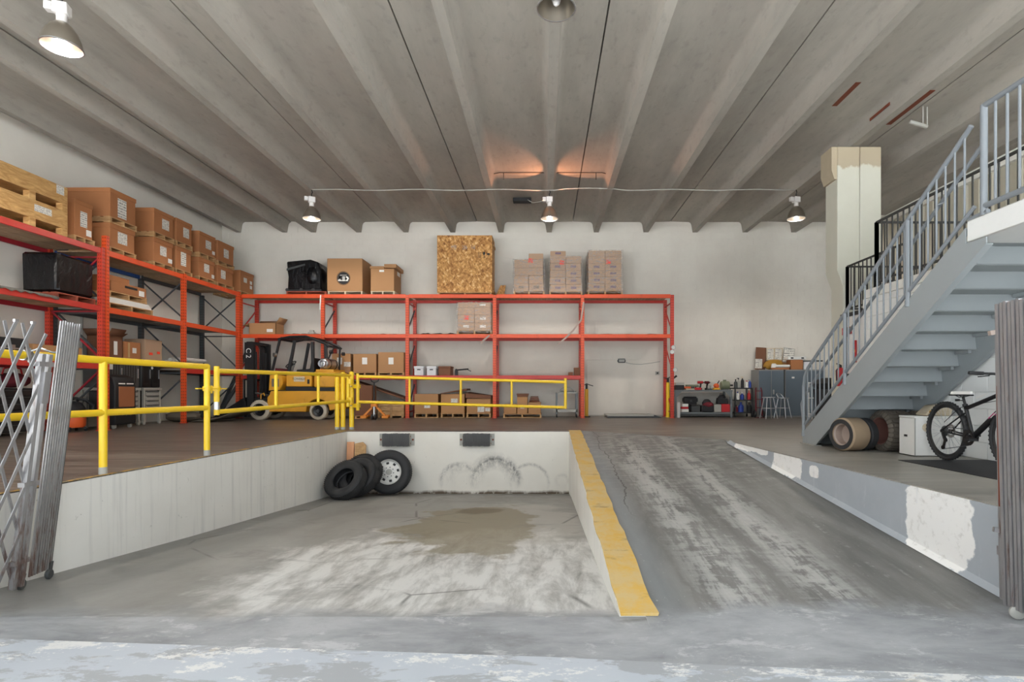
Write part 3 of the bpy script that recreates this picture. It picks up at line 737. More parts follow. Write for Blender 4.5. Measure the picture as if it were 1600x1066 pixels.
# ================================================================ PALLETS, CARTONS, LOADS
def pallet(x0, x1, y0, y1, z, h, label, mat='pallet', axis='y', nb=6, group=None):
    """stringers run along axis; boards across"""
    c = Vector(((x0+x1)/2,(y0+y1)/2,z)); t = thing('pallet', label, 'pallet', c, 0, group); pallet_parts(t, x1-x0, y1-y0, h, mat, axis, nb); return t
def pallet_parts(t, w, d, h, mat='pallet', axis='y', nb=6):
    bt = .018
    if axis == 'x': w, d = d, w
    def sw(mb):
        if axis == 'x': mb.v = [(v[1], v[0], v[2]) for v in mb.v]
        return mb
    s0 = obj('stringer', sw(MB().box(-.022,-d/2,bt,.022,d/2,h-bt)), mat, t); s0.location = (-w/2+.03 if axis == 'y' else 0, -w/2+.03 if axis == 'x' else 0, 0)
    for q in (0, w/2-.03): inst('stringer', s0, t, (q,0,0) if axis == 'y' else (0,q,0))
    bw = d/nb*.72; b0 = None
    for i in range(nb):
        y = -d/2+bw/2+i*(d-bw)/(nb-1)
        if b0 is None: b0 = obj('top_board', sw(MB().box(-w/2,-bw/2,h-bt,w/2,bw/2,h)), mat, t); o = b0
        else: o = inst('top_board', b0, t)
        o.location = (0,y,0) if axis == 'y' else (y,0,0)
    for y in (-d/2+bw/2, 0, d/2-bw/2):
        o = inst('bottom_board', b0, t, (0,y,-h+bt) if axis == 'y' else (y,0,-h+bt))
    return t
def slip(root, face, w, d, u, z, sw, sh, mat='paper', name='paper_label', label=None):
    """flat label stuck on a face: '+x' or '-y'; u is the centre along the face"""
    mb = MB()
    if face == '-y': mb.box(u-sw/2,-d/2-.004,z-sh/2,u+sw/2,-d/2+.001,z+sh/2)
    elif face == '+x': mb.box(w/2-.001,u-sw/2,z-sh/2,w/2+.004,u+sw/2,z+sh/2)
    return part(name, mb, mat, root, label)
def carton(x0, x1, y0, y1, z0, z1, label, mat='card', lid=0.0, labels=(), flaps=None, tape='-y', name='carton', cat='box', group=None, bulge=0.0, rz=0.0):
    """cardboard box: body, seam tape, optional telescoping lid or open flaps, paper labels"""
    w, d, h = x1-x0, y1-y0, z1-z0
    t = thing(name, label, cat, ((x0+x1)/2,(y0+y1)/2,z0), rz, group)
    e = .012 if lid else 0
    if flaps:
        th = .012; mb = MB().box(-w/2,-d/2,0,w/2,d/2,.012).box(-w/2,-d/2,0,w/2,-d/2+th,h).box(-w/2,d/2-th,0,w/2,d/2,h).box(-w/2,-d/2,0,-w/2+th,d/2,h).box(w/2-th,-d/2,0,w/2,d/2,h)
        part('body', mb, mat, t)
        for f_, ang in flaps:
            L = min(w,d)*.42; a = math.radians(ang); c_, s_ = math.cos(a)*L, math.sin(a)*L
            if f_ == '+x': p = [(w/2,h),(w/2+c_,h+s_)]; mb = MB().add([(p[0][0],-d/2,p[0][1]),(p[1][0],-d/2,p[1][1]),(p[1][0],d/2,p[1][1]),(p[0][0],d/2,p[0][1])],[(0,1,2,3)])
            elif f_ == '-x': p = [(-w/2,h),(-w/2-c_,h+s_)]; mb = MB().add([(p[0][0],-d/2,p[0][1]),(p[1][0],-d/2,p[1][1]),(p[1][0],d/2,p[1][1]),(p[0][0],d/2,p[0][1])],[(0,1,2,3)])
            elif f_ == '-y': mb = MB().add([(-w/2,-d/2,h),(-w/2,-d/2-c_,h+s_),(w/2,-d/2-c_,h+s_),(w/2,-d/2,h)],[(0,1,2,3)])
            else: mb = MB().add([(-w/2,d/2,h),(-w/2,d/2+c_,h+s_),(w/2,d/2+c_,h+s_),(w/2,d/2,h)],[(0,1,2,3)])
            o = part('flap', mb, mat, t); md = o.modifiers.new('s','SOLIDIFY'); md.thickness = .008; md.offset = 0
    else:
        part('body', MB().cbox(-w/2+e,-d/2+e,0,w/2-e,d/2-e,h-(.008 if lid else 0),.008), mat, t)
    if lid:
        part('lid', MB().cbox(-w/2,-d/2,h-lid,w/2,d/2,h,.006), mat, t)
    if tape and not lid and not flaps:
        part('tape', MB().box(-w/2+.004,-.035,h-.002,w/2-.004,.035,h+.003), 'tape', t)
    for (f_, u, z, sw, sh, *m) in labels: slip(t, f_, w-2*e, d-2*e, u, z, sw, sh, *(m or ['paper']))
    return t

# --- left rack, top level: gaylord cartons on pallets, two high
PH = .125
def stackbox(y0, y1, zlo, hlo, hup, xw, lo, up, plo, pup, lab_lo, lab_up, xw_up=None, mat='card_o'):
    xf = -9.06
    xa = xf-xw; z = zlo
    pallet(xa, xf, y0, y1, z, PH, plo, 'pallet', 'x', 5); z += PH
    carton(xa+.02, xf-.01, y0+.02, y1-.02, z+.001, z+hlo, lo, mat, lid=.10 if hup else .06, labels=lab_lo); z += hlo
    if hup:
        xa2 = xf-(xw_up or xw); pallet(xa2, xf+.01, y0, y1, z+.001, PH, pup, 'pallet', 'x', 5); z += PH
        carton(xa2+.01, xf+.005, y0+.01, y1-.01, z+.002, z+hup, up, mat, lid=.09, labels=lab_up)
W1 = [('+x',.02,.26,.24,.22,'paper')]
Z0 = L3+.001
carton(-9.85,-9.1,10.66,11.10,Z0+.13,Z0+.84,'brown carton on a low pallet between the slotted plywood crates and the orange upright','card_o',lid=.08,labels=[('+x',0,.36,.16,.30),('+x',.12,.12,.12,.12,'white_label')])
pallet(-9.9,-9.08,10.62,11.12,Z0,.128,'small pallet under the brown carton beside the plywood crates','pallet','x',5)
stackbox(11.46,12.22,Z0,.50,.60,.86,'short brown carton at the foot of the first stack right of the tall upright','largest lidded brown carton, with a tall white sheet on its side, above the first upright','pallet under the first carton stack from the left','pallet between the two cartons of the first stack',
    [('+x',.0,.25,.26,.24)], [('+x',-.03,.25,.24,.40)], .98)
stackbox(12.75,13.46,Z0,.56,.55,.86,'pale lidded brown carton, lower of the second stack on the left rack','lidded brown carton, upper of the second stack on the left rack','pallet under the second carton stack','pallet between the cartons of the second stack',
    [('+x',.0,.30,.22,.22),('+x',.24,.12,.14,.10,'white_label')], [('+x',.06,.26,.24,.24)])
stackbox(13.52,14.16,Z0,.56,.56,.84,'narrow brown carton with a tall white sheet, lower of the third stack','narrow brown carton, upper of the third stack on the left rack','pallet under the third carton stack','pallet between the cartons of the third stack',
    [('+x',.0,.30,.20,.36)], [('+x',.08,.28,.22,.24)])
stackbox(14.42,15.16,Z0,.50,.56,.84,'brown carton with a square sheet, lower of the fourth stack','reddish brown lidded carton, upper of the fourth stack','pallet under the fourth carton stack','pallet between the cartons of the fourth stack',
    [('+x',.0,.27,.22,.22),('+x',.28,.10,.12,.10,'white_label')], [('+x',.05,.28,.24,.22),('+x',.28,.12,.12,.09,'white_label')])
stackbox(15.24,16.06,Z0,.48,.56,.84,'brown carton in the rack corner, lower of the fifth stack','brown lidded carton, upper of the fifth and farthest stack','pallet under the fifth carton stack','pallet between the cartons of the fifth stack',
    [('+x',-.1,.26,.22,.24)], [('+x',.02,.27,.24,.24)])
pallet(-9.86,-9.04,16.36,17.16,T3+.001,PH,'pallet on the corner of the back rack under the last brown carton','pallet','x',5)
carton(-9.84,-9.05,16.38,17.14,T3+PH+.002,T3+PH+.62,'brown carton with three small labels at the corner where the racks meet','card_o',lid=.08,labels=[('+x',-.1,.36,.18,.14),('+x',.22,.34,.12,.10,'white_label'),('+x',.22,.20,.12,.10,'white_label')])
# --- slotted plywood crates at the far left
def slotcrate(z, hgt, label, sheet):
    x0, x1, y0, y1 = -9.95, -9.03, 9.0, 10.42; c = Vector(((x0+x1)/2,(y0+y1)/2,z)); t = thing('plywood_crate', label, 'crate', c)
    w, d = x1-x0, y1-y0; th = .022; b = .16
    part('front_panel', MB().cbox(w/2-th,-d/2,b+.06,w/2,d/2,hgt,.003), 'ply', t); part('rear_panel', MB().cbox(-w/2,-d/2,b+.06,-w/2+th,d/2,hgt,.003), 'ply', t)
    part('end_panel', MB().cbox(-w/2+th,-d/2,b+.06,w/2-th,-d/2+th,hgt,.003), 'ply', t); part('end_panel', MB().cbox(-w/2+th,d/2-th,b+.06,w/2-th,d/2,hgt,.003), 'ply', t)
    part('top_panel', MB().box(-w/2+th,-d/2+th,hgt-.03,w/2-th,d/2-th,hgt-.008), 'ply', t); part('floor_panel', MB().box(-w/2,-d/2,b,w/2,d/2,b+.06), 'ply', t)
    for sy in (-1,0,1):
        part('block', MB().cbox(w/2-.12,sy*(d/2-.06)-.06,.02,w/2,sy*(d/2-.06)+.06,b,.004), 'ply', t); part('block', MB().cbox(-w/2,sy*(d/2-.06)-.06,.02,-w/2+.12,sy*(d/2-.06)+.06,b,.004), 'ply', t)
    part('skid', MB().box(w/2-.12,-d/2,0,w/2,d/2,.02), 'ply', t); part('skid', MB().box(-w/2,-d/2,0,-w/2+.12,d/2,.02), 'ply', t)
    slip(t,'+x',w,d,*sheet,'paper')
slotcrate(Z0,.47,'lower slotted plywood crate at the top left of the red rack, with a long label',(.2,.36,.34,.12)); slotcrate(Z0+.472,.47,'upper slotted plywood crate of the pair at the top left, with a square label',(.55,.38,.16,.16))
# --- left rack, mid level
t = thing('wrapped_load', 'load wrapped in black film on a pallet on the mid shelf of the red rack', 'wrapped load', (-9.42,10.66,L2+.001))
pallet_parts(t,.72,.90,.12,'redpallet','x',5)
mb = MB().cbox(-.34,-.42,.121,.34,.42,.86,.05); mb.v = [(x+.02*math.sin(9*z+4*y), y+.015*math.sin(11*z), z+(.03*math.sin(7*x+5*y) if z > .8 else 0)) for x,y,z in mb.v]
part('black_wrap', mb, 'blackfilm', t)
part('film_tail', MB().add([(.345,-.43,.2),(.37,-.44,.84),(.37,-.36,.85),(.35,-.38,.2)],[(0,1,2,3)]), 'blackfilm', t)
pallet(-9.9,-9.07,11.45,12.75,L2+.001,.13,'pale pallet at the bottom of the mid-shelf stack behind the tall upright','pallet','x',5)
t = thing('white_slabs', 'stack of long white packaged slabs between two pallets on the mid shelf', 'panel', (-9.48,12.1,L2+.132))
for k in range(3): part('slab', MB().cbox(-.40+.01*k,-.62+.02*k,.04*k,.40-.01*k,.62-.03*k,.038+.04*k,.004), 'white', t)
pallet(-9.85,-9.1,11.5,12.6,L2+.132+.12,.13,'thin pallet on the white slabs under the opened brown carton','pallet','x',5)
carton(-9.85,-9.1,11.55,12.58,L2+.384,L2+.60,'flat brown carton with red lettering on the mid shelf beside the upright','card_o',labels=[('+x',.36,.08,.16,.12,'white_label'),('+x',.05,.15,.36,.05,'ink')])
carton(-9.8,-9.2,11.6,12.2,L2+.605,L2+.74,'small taped brown carton lying on the flat lettered carton','card_o')
# --- left rack, low level cartons and the red bay
carton(-9.9,-9.2,9.9,10.95,L1+.001,L1+.30,'low brown carton on the bottom shelf of the red rack','card',labels=[('+x',.3,.15,.14,.1)])
t = thing('black_speaker_case', 'black equipment case with latches on the bottom shelf of the red rack', 'case', (-9.5,9.25,L1+.001))
part('case_body', MB().cbox(-.4,-.42,0,.4,.42,.36,.02), 'blackmatte', t); part('latch', MB().box(.4,-.2,.16,.415,-.12,.24), 'steel', t); part('latch', MB().box(.4,.12,.16,.415,.2,.24), 'steel', t)
part('trim_strip', MB().box(-.405,-.425,.17,.405,.425,.19), 'steel', t)
carton(-9.85,-9.1,14.0,14.95,L1+.001,L1+.14,'low brown tray on the bottom shelf left of the grey forklift mast','card_d')
t = thing('white_bundle', 'bundle of white wrapped rods lying on a low brown tray', 'bundle', (-9.4,14.5,L1+.146))
for k in range(6): part('rod', MB().cyl((-.3+.10*k,-.4,.05+.05*(k%2)),(-.3+.10*k,.4,.05+.05*(k%2)),.05,8), 'white', t)
# --- back rack, top level
pallet(X_(447,16.35),X_(511,16.35)-.02,16.35,17.15,T3+.001,.10,'reddish pallet under the black wrapped drum load','redpallet','y',5)
t = thing('wrapped_load', 'black wrapped machinery load with small castor wheels on the reddish pallet', 'wrapped load', (X_(484,16.75),16.75,T3+.102))
mb = MB(); 
prof = [(-.52,.05),(-.50,.45),(-.53,.62),(-.55,.90),(.16,.96),(.40,.88),(.47,.62),(.48,.05)]
mb.prism(prof,'y',-.34,.34); part('black_wrap', mb, 'blackfilm', t, bev=.03)
part('film_bulge', MB().blob((.22,-.02,.48),(.30,.40,.44),5,14,9,.03), 'blackfilm', t)
for sx in (-.52,-.1,.25): part('castor_wheel', MB().cyl((sx,-.37,.05),(sx,-.33,.05),.05,12), 'rubber', t)
part('base_skirt', MB().box(-.54,-.36,.005,.50,.36,.06), 'blackmatte', t)
part('film_band', MB().prism([(-.54,.62),(.0,.78),(.0,.83),(-.54,.69)],'y',-.352,-.341), 'tool_grey', t)
xa, xb = X_(512.5,16.4), X_(567,16.4)
pallet(xa,xb,16.38,17.18,T3+.001,.11,'pale pallet under the carton with a round black emblem','palewood','y',5)
lg = carton(xa-.01,xb,16.36,17.2,T3+.112,T3+1.08,'big square carton with a round black emblem on the top of the back rack','card',tape=None)
w_, d_ = xb-xa+.01, .84
E = MB().cyl((-.04,-d_/2-.005,.38),(-.04,-d_/2+.002,.38),.185,32); part('emblem', E, 'ink', lg)
part('emblem_ring', MB().lathe([(.195,0),(.205,0),(.205,.004),(.195,.004)],32,(-.04,-d_/2-.003,.38),(0,-1,0),closed=True), 'ink', lg)
yb0, yb1 = -d_/2-.009, -d_/2-.004; mb = MB(); q = lambda pts: mb.prism([(x-.04,z+.38) for x,z in pts],'y',yb0,yb1)
q([(-.155,-.085),(-.16,-.05),(-.10,-.02),(-.065,.03),(-.07,.055),(-.125,.05),(-.125,.03),(-.10,.025),(-.115,-.005),(-.09,-.045),(-.05,-.055),(-.05,-.085)])
q([(-.04,-.085),(-.04,-.06),(-.02,-.06),(-.02,.05),(.0,.055),(.0,-.06),(.02,-.06),(.02,.05),(.04,.055),(.04,-.06),(.055,-.06),(.055,-.085)])
q([(.065,-.085),(.065,-.055),(.10,-.05),(.115,-.01),(.10,.015),(.075,.02),(.075,.055),(.125,.05),(.155,.02),(.165,-.03),(.14,-.04),(.14,-.085)])
part('emblem_lettering', mb, 'white_label', lg)
mb = MB().prism([(-.14,.465),(.06,.465),(.06,.474),(-.14,.474)],'y',yb0,yb1); part('emblem_lettering', mb, 'white_label', lg)
xa, xb = X_(579.5,16.4), X_(616,16.4)
pallet(xa,xb+.02,16.38,17.18,T3+.001,.11,'pale pallet under the half-lidded carton at the third upright','palewood','y',5)
c2 = carton(xa,xb,16.38,17.18,T3+.112,T3+.78,'tan carton with a loose torn lid, beside the emblem carton','card',labels=[('-y',-.02,.60,.14,.06,'white_label'),('+x',.1,.60,.3,.12,'white_label')],tape=None)
part('lid', MB().box(-.37,-.42,.665,.05,.41,.74).box(.06,-.43,.69,.42,.42,.80), 'card', c2, bev=.006)
# OSB crate
xa, xb = X_(683,16.38), X_(769,16.38)
pallet(xa+.02,xb-.02,16.40,17.18,T3+.001,.07,'flat pallet under the big strand-board crate','pallet','y',5)
cr = thing('strand_board_crate', 'large golden strand-board crate with shipping symbols on the back rack', 'crate', ((xa+xb)/2,16.77,T3+.072)); w_ = xb-xa; h_ = 1.70; d_ = .78
part('front_panel', MB().cbox(-w_/2,-d_/2,0,w_/2,-d_/2+.02,h_,.003), 'osb', cr); part('rear_panel', MB().cbox(-w_/2,d_/2-.02,0,w_/2,d_/2,h_,.003), 'osb', cr)
part('side_panel', MB().cbox(-w_/2,-d_/2+.021,0,-w_/2+.02,d_/2-.021,h_,.003), 'osb', cr); part('side_panel', MB().cbox(w_/2-.02,-d_/2+.021,0,w_/2,d_/2-.021,h_,.003), 'osb', cr)
part('top_panel', MB().cbox(-w_/2+.021,-d_/2+.021,h_-.03,w_/2-.021,d_/2-.021,h_-.004,.003), 'osb', cr); part('batten', MB().box(w_/2,-d_/2+.3,h_-.25,w_/2+.03,d_/2,h_-.18), 'pallet', cr); part('batten', MB().box(w_/2,-d_/2+.3,.05,w_/2+.03,d_/2,.12), 'pallet', cr)
mb = MB(); y0, y1 = -d_/2-.004, -d_/2-.0005
def sym(pts): mb.prism(pts,'y',y0,y1)
ux, uz = w_/2-.42, h_-.66
for k in (0,.055): sym([(ux+k,uz+.02),(ux+k+.012,uz+.02),(ux+k+.012,uz+.13),(ux+k+.022,uz+.13),(ux+k+.006,uz+.165),(ux+k-.010,uz+.13),(ux+k,uz+.13)])
sym([(ux-.015,uz),(ux+.085,uz),(ux+.085,uz+.01),(ux-.015,uz+.01)])
gx = ux+.18; sym([(gx-.03,uz+.165),(gx+.03,uz+.165),(gx+.03,uz+.10),(gx+.006,uz+.07),(gx+.006,uz+.012),(gx+.022,uz+.012),(gx+.022,uz),(gx-.022,uz),(gx-.022,uz+.012),(gx-.006,uz+.012),(gx-.006,uz+.07),(gx-.03,uz+.10)])
ax = ux+.31; sym([(ax+.05*math.cos(PI*k/8),uz+.08+.05*math.sin(PI*k/8)) for k in range(9)]); sym([(ax-.005,uz+.08),(ax+.005,uz+.08),(ax+.005,uz+.0),(ax-.005,uz+.0)])
part('shipping_symbols', mb, 'ink', cr)
slip(cr,'-y',w_,d_,-.32,h_-.36,.16,.14,'film','clear_pouch'); slip(cr,'-y',w_,d_,0,h_-.36,.15,.14,'film','clear_pouch'); slip(cr,'-y',w_,d_,.25,h_-.36,.12,.12,'film','clear_pouch')
t = solo('board_offcut', MB().prism([(-.12,0),(.16,0),(.22,.40),(.06,.40)],'y',-.015,.015), 'osb', 'tilted board offcut leaning at the right side of the strand-board crate', 'board', (xb+.14,17.0,T3+.001))
# wrapped pallets of cartons
def load(x0, x1, y0, y1, z, rows, label, cols=2, ph=.13, jit=.0, film=1.0, sticker=None, prints='purple_print', seed=1, top=None, mat='card_p', noprint=()):
    rn = random.Random(seed); w, d = x1-x0, y1-y0; t = thing('wrapped_load', label, 'wrapped load', ((x0+x1)/2,(y0+y1)/2,z)); pallet_parts(t,w,d,ph,'pallet','y',5)
    zz = ph+.001; iw = w-.06
    for r, hh in enumerate(rows):
        n = cols
        for i in range(n):
            if top and r == len(rows)-1 and i not in top: continue
            a = -iw/2+i*iw/n+rn.uniform(-jit,jit); b = a+iw/n-.008
            for (ya, yb) in ((-d/2+.03,-.005),(.005,d/2-.03)):
                o = part('carton', MB().cbox(a,ya+rn.uniform(0,.02),zz,b,yb,zz+hh-.004,.006), mat, t)
                if ya < -.1 and (r,i) not in noprint:
                    pw = (b-a)*.36; part('carton_print', MB().box((a+b)/2-pw/2,ya-.004,zz+hh*.36,(a+b)/2+pw/2,ya+.012,zz+hh*.68), prints, o)
        zz += hh
    if sticker: 
        sx, sz = sticker; part('red_sticker', MB().xbox((sx,-d/2+.008,sz),(.13,.006,.12),Matrix.Rotation(.12,3,'Y')), 'red_sticker', t)
    if film:
        zt = zz+.01-(rows[-1]+.005 if top else 0); mb = MB(); n = 9; k = 20
        rn2 = random.Random(seed+9)
        per = [(-1,-1),(-.5,-1),(0,-1),(.5,-1),(1,-1),(1,-.4),(1,.4),(1,1),(.5,1),(0,1),(-.5,1),(-1,1),(-1,.4),(-1,-.4)]
        zl = [ph*.4+(zt-ph*.4)*i/n for i in range(n+1)]
        for i, q in enumerate(zl):
            for (px, py) in per: mb.v.append((px*(w/2-.005+rn2.uniform(0,.025)), py*(d/2-.004+rn2.uniform(0,.018)), q))
        m = len(per)
        for i in range(n):
            for j in range(m): mb.f.append((i*m+j,i*m+(j+1)%m,(i+1)*m+(j+1)%m,(i+1)*m+j))
        part('stretch_wrap', mb, 'film', t)
    return t
y0, y1 = 16.38, 17.22
load(X_(802,16.4),X_(851,16.4),y0,y1,T3+.001,[.22,.24,.24,.24,.18],'wrapped carton load right of the strand-board crate, with a domed top','2' and 2,.12,.012,1,(.05,1.02),'grey_print',3,top=(1,),noprint=((3,0),(3,1),(2,0),(2,1),(1,0),(1,1),(4,1)))
load(X_(858,16.4),X_(910,16.4),y0,y1,T3+.001,[.21,.21,.21,.21,.21,.16],'wrapped carton load with dark blue prints above the fifth upright',2,.11,.008,.6,(-.12,.96),'purple_print',5,top=(0,),noprint=((2,0),(4,0),(4,1)))
load(X_(918,16.4),X_(973,16.4),y0,y1,T3+.001,[.20,.20,.20,.20,.20,.19],'tallest neat wrapped carton load, rightmost on the back rack',2,.14,.004,.8,(.10,.98),'purple_print',8,noprint=((5,0),(5,1),(4,0),(4,1)))
load(X_(714,16.4),X_(769,16.4),y0,y1,T2+.001,[.22,.24,.22,.15],'carton load with a red sticker on the mid shelf left of the fourth upright',2,.13,.006,.5,(-.24,.50),'white_label',11,noprint=((2,0),(2,1),(3,0),(1,0)))
# odds on the mid shelf
carton(X_(389,16.4),X_(431,16.4),16.40,16.90,T2+.001,T2+.34,'open brown carton with raised flaps on the mid shelf above the forklift mast','card',flaps=[('+x',55),('-x',-20),('+y',40)],labels=[('-y',.22,.12,.18,.09,'white_label')])
def sheet(x0,x1,y0,y1,z,label,mat='greywood',amp=.012,n=14,name='loose_sheet'):
    mb = MB(); rn = random.Random(int(abs(x0*100))); 
    for i in range(n+1):
        t = i/n; x = x0+(x1-x0)*t; 
        for j in range(3):
            y = y0+(y1-y0)*j/2; mb.v.append((x,y,z+.004+abs(amp*math.sin(3*PI*t+j)+rn.uniform(-amp,amp)*.5)))
    for i in range(n):
        for j in range(2): k = 3*i+j; mb.f.append((k,k+3,k+4,k+1))
    o = solo(name, mb, mat, label, 'sheet'); md = o.modifiers.new('s','SOLIDIFY'); md.thickness = .006; md.offset = 1; return o
sheet(X_(452,16.4),X_(500,16.4),16.40,17.0,T2,'crumpled grey liner on the mid shelf of the first bay','greywood',.02)
solo('metal_bracket', MB().box(-.09,-.06,0,.09,.06,.05).box(-.05,-.05,.05,.06,.05,.11), 'lightgrey', 'small grey metal bracket lying on the first mid shelf', 'bracket', (X_(487,16.5),16.5,T2+.033))
sheet(X_(576,16.4),X_(622,16.4),16.42,17.0,T2,'ragged dark liner scraps on the second mid shelf','blackmatte',.014)
sheet(X_(657,16.4),X_(711,16.4),16.42,17.0,T2,'rumpled dark rubber mat on the third mid shelf','blackmatte',.03)
sheet(X_(935,16.4),X_(1030,16.4),16.42,17.0,T2,'thin dark liner on the mid shelf above the white door','blackmatte',.012)
mb = MB(); pts = [P(912,472,16.22),P(908,500,16.22),P(896,516,16.22),P(884,528,16.22),P(872,538,16.22)]
for i in range(4): mb.bar(pts[i],pts[i+1],.05,.006,(0,1,0))
solo('hanging_strap', mb, 'strap', 'long pale strap hanging in a curve from the fifth upright', 'strap')
mb = MB().bar(P(765,524,16.22),P(751,536,16.22),.05,.006,(0,1,0)); solo('hanging_strap', mb, 'strap', 'short pale strap end hanging below the red-stickered load', 'strap')
mb = MB().bar(P(501,461,16.22),P(500,484,16.22),.035,.006,(0,1,0)); solo('hanging_strap', mb, 'white_label', 'white tag strip hanging at the second upright', 'strap')
# low shelf of the back rack
for k,(a,b,h_,lb,mt) in enumerate(((519,549,.56,'tan carton with two sheets behind the gas bottle on the low shelf','card'),(552,589,.55,'middle tan carton with a cream sheet on the low shelf','card'),(591,632,.60,'widest tan carton on the low shelf beside the third upright','card'))):
    pallet(X_(a,16.4),X_(b,16.4),16.36,17.16,T1+.001,.09,('pallet under the tan carton behind the gas bottle','pallet under the middle tan carton of the low shelf','pallet under the widest tan carton of the low shelf')[k],'pallet','y',4)
    labs = [('-y',.0 if k else -.05,.34,.15,.20,'white_label')]+([('-y',.18,.24,.2,.14)] if k == 0 else [])
    carton(X_(a,16.4)+.01,X_(b,16.4)-.01,16.36,17.16,T1+.092,T1+.092+h_,lb,mt,labels=labs)
for k,(a,b) in enumerate(((647.5,663),(667,682.5))):
    c = carton(X_(a,16.5),X_(b,16.5),16.42,16.85,T1+.001,T1+.28,('white lidded archive box nearest the third upright','white lidded archive box beside the small brown carton')[k],'whitebox',lid=.07,tape=None)
    part('hand_hole', MB().box(-.05,-.212,.16,.05,-.205,.19), 'ink', c)
carton(X_(685.5,16.5),X_(705,16.5),16.42,16.95,T1+.001,T1+.28,'small brown lidded box right of the white archive boxes','card_d',lid=.05)
solo('grease_gun', MB().cyl((0,0,.17),(.34,0,.20),.022,8).cyl((-.05,0,.16),(0,0,.17),.04,8).bar((.3,0,.19),(.42,0,.13),.015,.02).box(-.06,-.06,0,.02,.06,.16), 'blackmatte', 'dark tool with a long nozzle beside the small brown lidded box', 'tool', (X_(708,16.6)+.12,16.6,T1+.001))
carton(X_(898,16.5)-.02,X_(908,16.5)-.03,16.45,16.7,T1+.001,T1+.24,'tiny worn carton on the low shelf by the fifth upright','card_d',labels=())
carton(X_(888,16.5),X_(895,16.5),16.45,16.65,T1+.001,T1+.10,'small flat brown packet at the right end of the low shelf','card_d')
# --- floor level under the back rack
def floorbox(a,b,y0,h_,lb,pl,mt='card',labels=(),lid=False,d_=.8,ph=.13):
    pallet(X_(a,y0),X_(b,y0),y0,y0+d_,.001,ph,pl,'pallet','y',5); return carton(X_(a,y0)+.01,X_(b,y0)-.01,y0,y0+d_,ph+.002,ph+h_,lb,mt,labels=labels,tape=None)
floorbox(647,685,16.36,.58,'closed tan carton on the floor right of the third upright','pallet under the closed tan carton on the floor','card',[('-y',.03,.22,.18,.12)])
c = floorbox(688.5,726,16.36,.58,'tan carton with a tilted dark lid, second on the floor of the third bay','pallet under the tilt-lidded carton','card',[('-y',.05,.38,.2,.12)])
part('lid', MB().add([(-.36,-.44,.585),(.42,-.44,.685),(.42,.42,.685),(-.36,.42,.585),(-.36,-.44,.60),(.42,-.44,.74),(.42,.42,.74),(-.36,.42,.60)],[(0,3,2,1),(4,5,6,7),(0,1,5,4),(1,2,6,5),(2,3,7,6),(3,0,4,7)]), 'card_d', c)
c = floorbox(728.5,767,16.36,.44,'tan carton with white sheets and a slipping lid by the fourth upright','pallet under the carton with the slipping lid','card',[('-y',.07,.16,.20,.24),('-y',.27,.11,.15,.10)])
part('lid', MB().add([(-.38,-.43,.46),(.37,-.43,.44),(.37,.42,.44),(-.38,.42,.46),(-.38,-.43,.60),(.37,-.43,.53),(.37,.42,.53),(-.38,.42,.64)],[(0,3,2,1),(4,5,6,7),(0,1,5,4),(1,2,6,5),(2,3,7,6),(3,0,4,7)]), 'card_d', c)
pallet(X_(786,16.4),X_(846,16.4),16.38,17.15,.001,.12,'pallet under the small carton heap in the fourth bay','pallet','y',5)
carton(X_(787,16.4),X_(807,16.4),16.45,17.05,.122,.40,'brown carton at the left of the small heap in the fourth bay','card')
carton(X_(808,16.4),X_(824,16.4),16.40,16.95,.122,.62,'upright taped carton in the middle of the small heap','card',labels=[('-y',0,.2,.12,.08,'white_label')])
carton(X_(806,16.4)+.02,X_(824,16.4)+.03,16.42,16.9,.625,.72,'shallow lidded tray crowning the small heap','card_d',lid=.04)
carton(X_(825,16.4)+.01,X_(845,16.4),16.42,17.05,.122,.46,'brown carton at the right of the small heap, under the copper coil','card')
t = thing('cable_coil', 'small coil of copper-brown cable on the right carton of the heap', 'coil', (X_(835,16.6),16.65,.462))
for k in range(4): part('cable_turn', MB().lathe([(.14-.012*k+.018*math.cos(2*PI*j/6),.025+.045*k+.018*math.sin(2*PI*j/6)) for j in range(6)],18,closed=True), 'card_d' if k % 2 else 'rust', t)
# bay 2 floor: tall dark carton, boards, timber boxes
pallet(X_(556,15.9),X_(583,15.9),15.80,16.22,.001,.09,'low pallet under the tall dark carton behind the yellow posts','pallet','y',4)
carton(X_(556,15.9),X_(583,15.9),15.80,16.22,.092,.96,'tall dark brown carton standing behind the yellow gate posts','card_d',tape=None)
t = thing('brown_ramp_boards', 'dark brown loading boards slanting down behind the pallet jack', 'board', (X_(600,16.6),16.75,0))
for k in range(3): part('board', MB().bar((-.9,-.15+.24*k,1.08-.0*k),(.62,-.15+.24*k,.575),.22,.05), 'card_d', t)
part('trestle', MB().bar((-.75,.1,.0),(-.75,.1,.93),.05,.05), 'darkrack', t)
t = thing('timber_case', 'low timber case with plank sides behind the pallet jack, left of the third upright', 'crate', (X_(613,16.6),16.74,.001)); w_ = .78
for s in (-1,1):
    for k in range(3): part('plank', MB().cbox(-w_/2,s*.26-.012,.05+.15*k,w_/2,s*.26+.012,.19+.15*k,.003), 'pallet', t)
for x in (-w_/2+.04,0,w_/2-.04): part('cleat', MB().box(x-.035,-.29,.0,x+.035,-.273,.50), 'pallet', t)
part('lid_board', MB().cbox(-w_/2,-.29,.501,w_/2,.29,.525,.004), 'greywood', t); part('end_plank', MB().box(-w_/2,-.245,.05,-w_/2+.02,.245,.49), 'pallet', t); part('end_plank', MB().box(w_/2-.02,-.245,.05,w_/2,.245,.49), 'pallet', t)
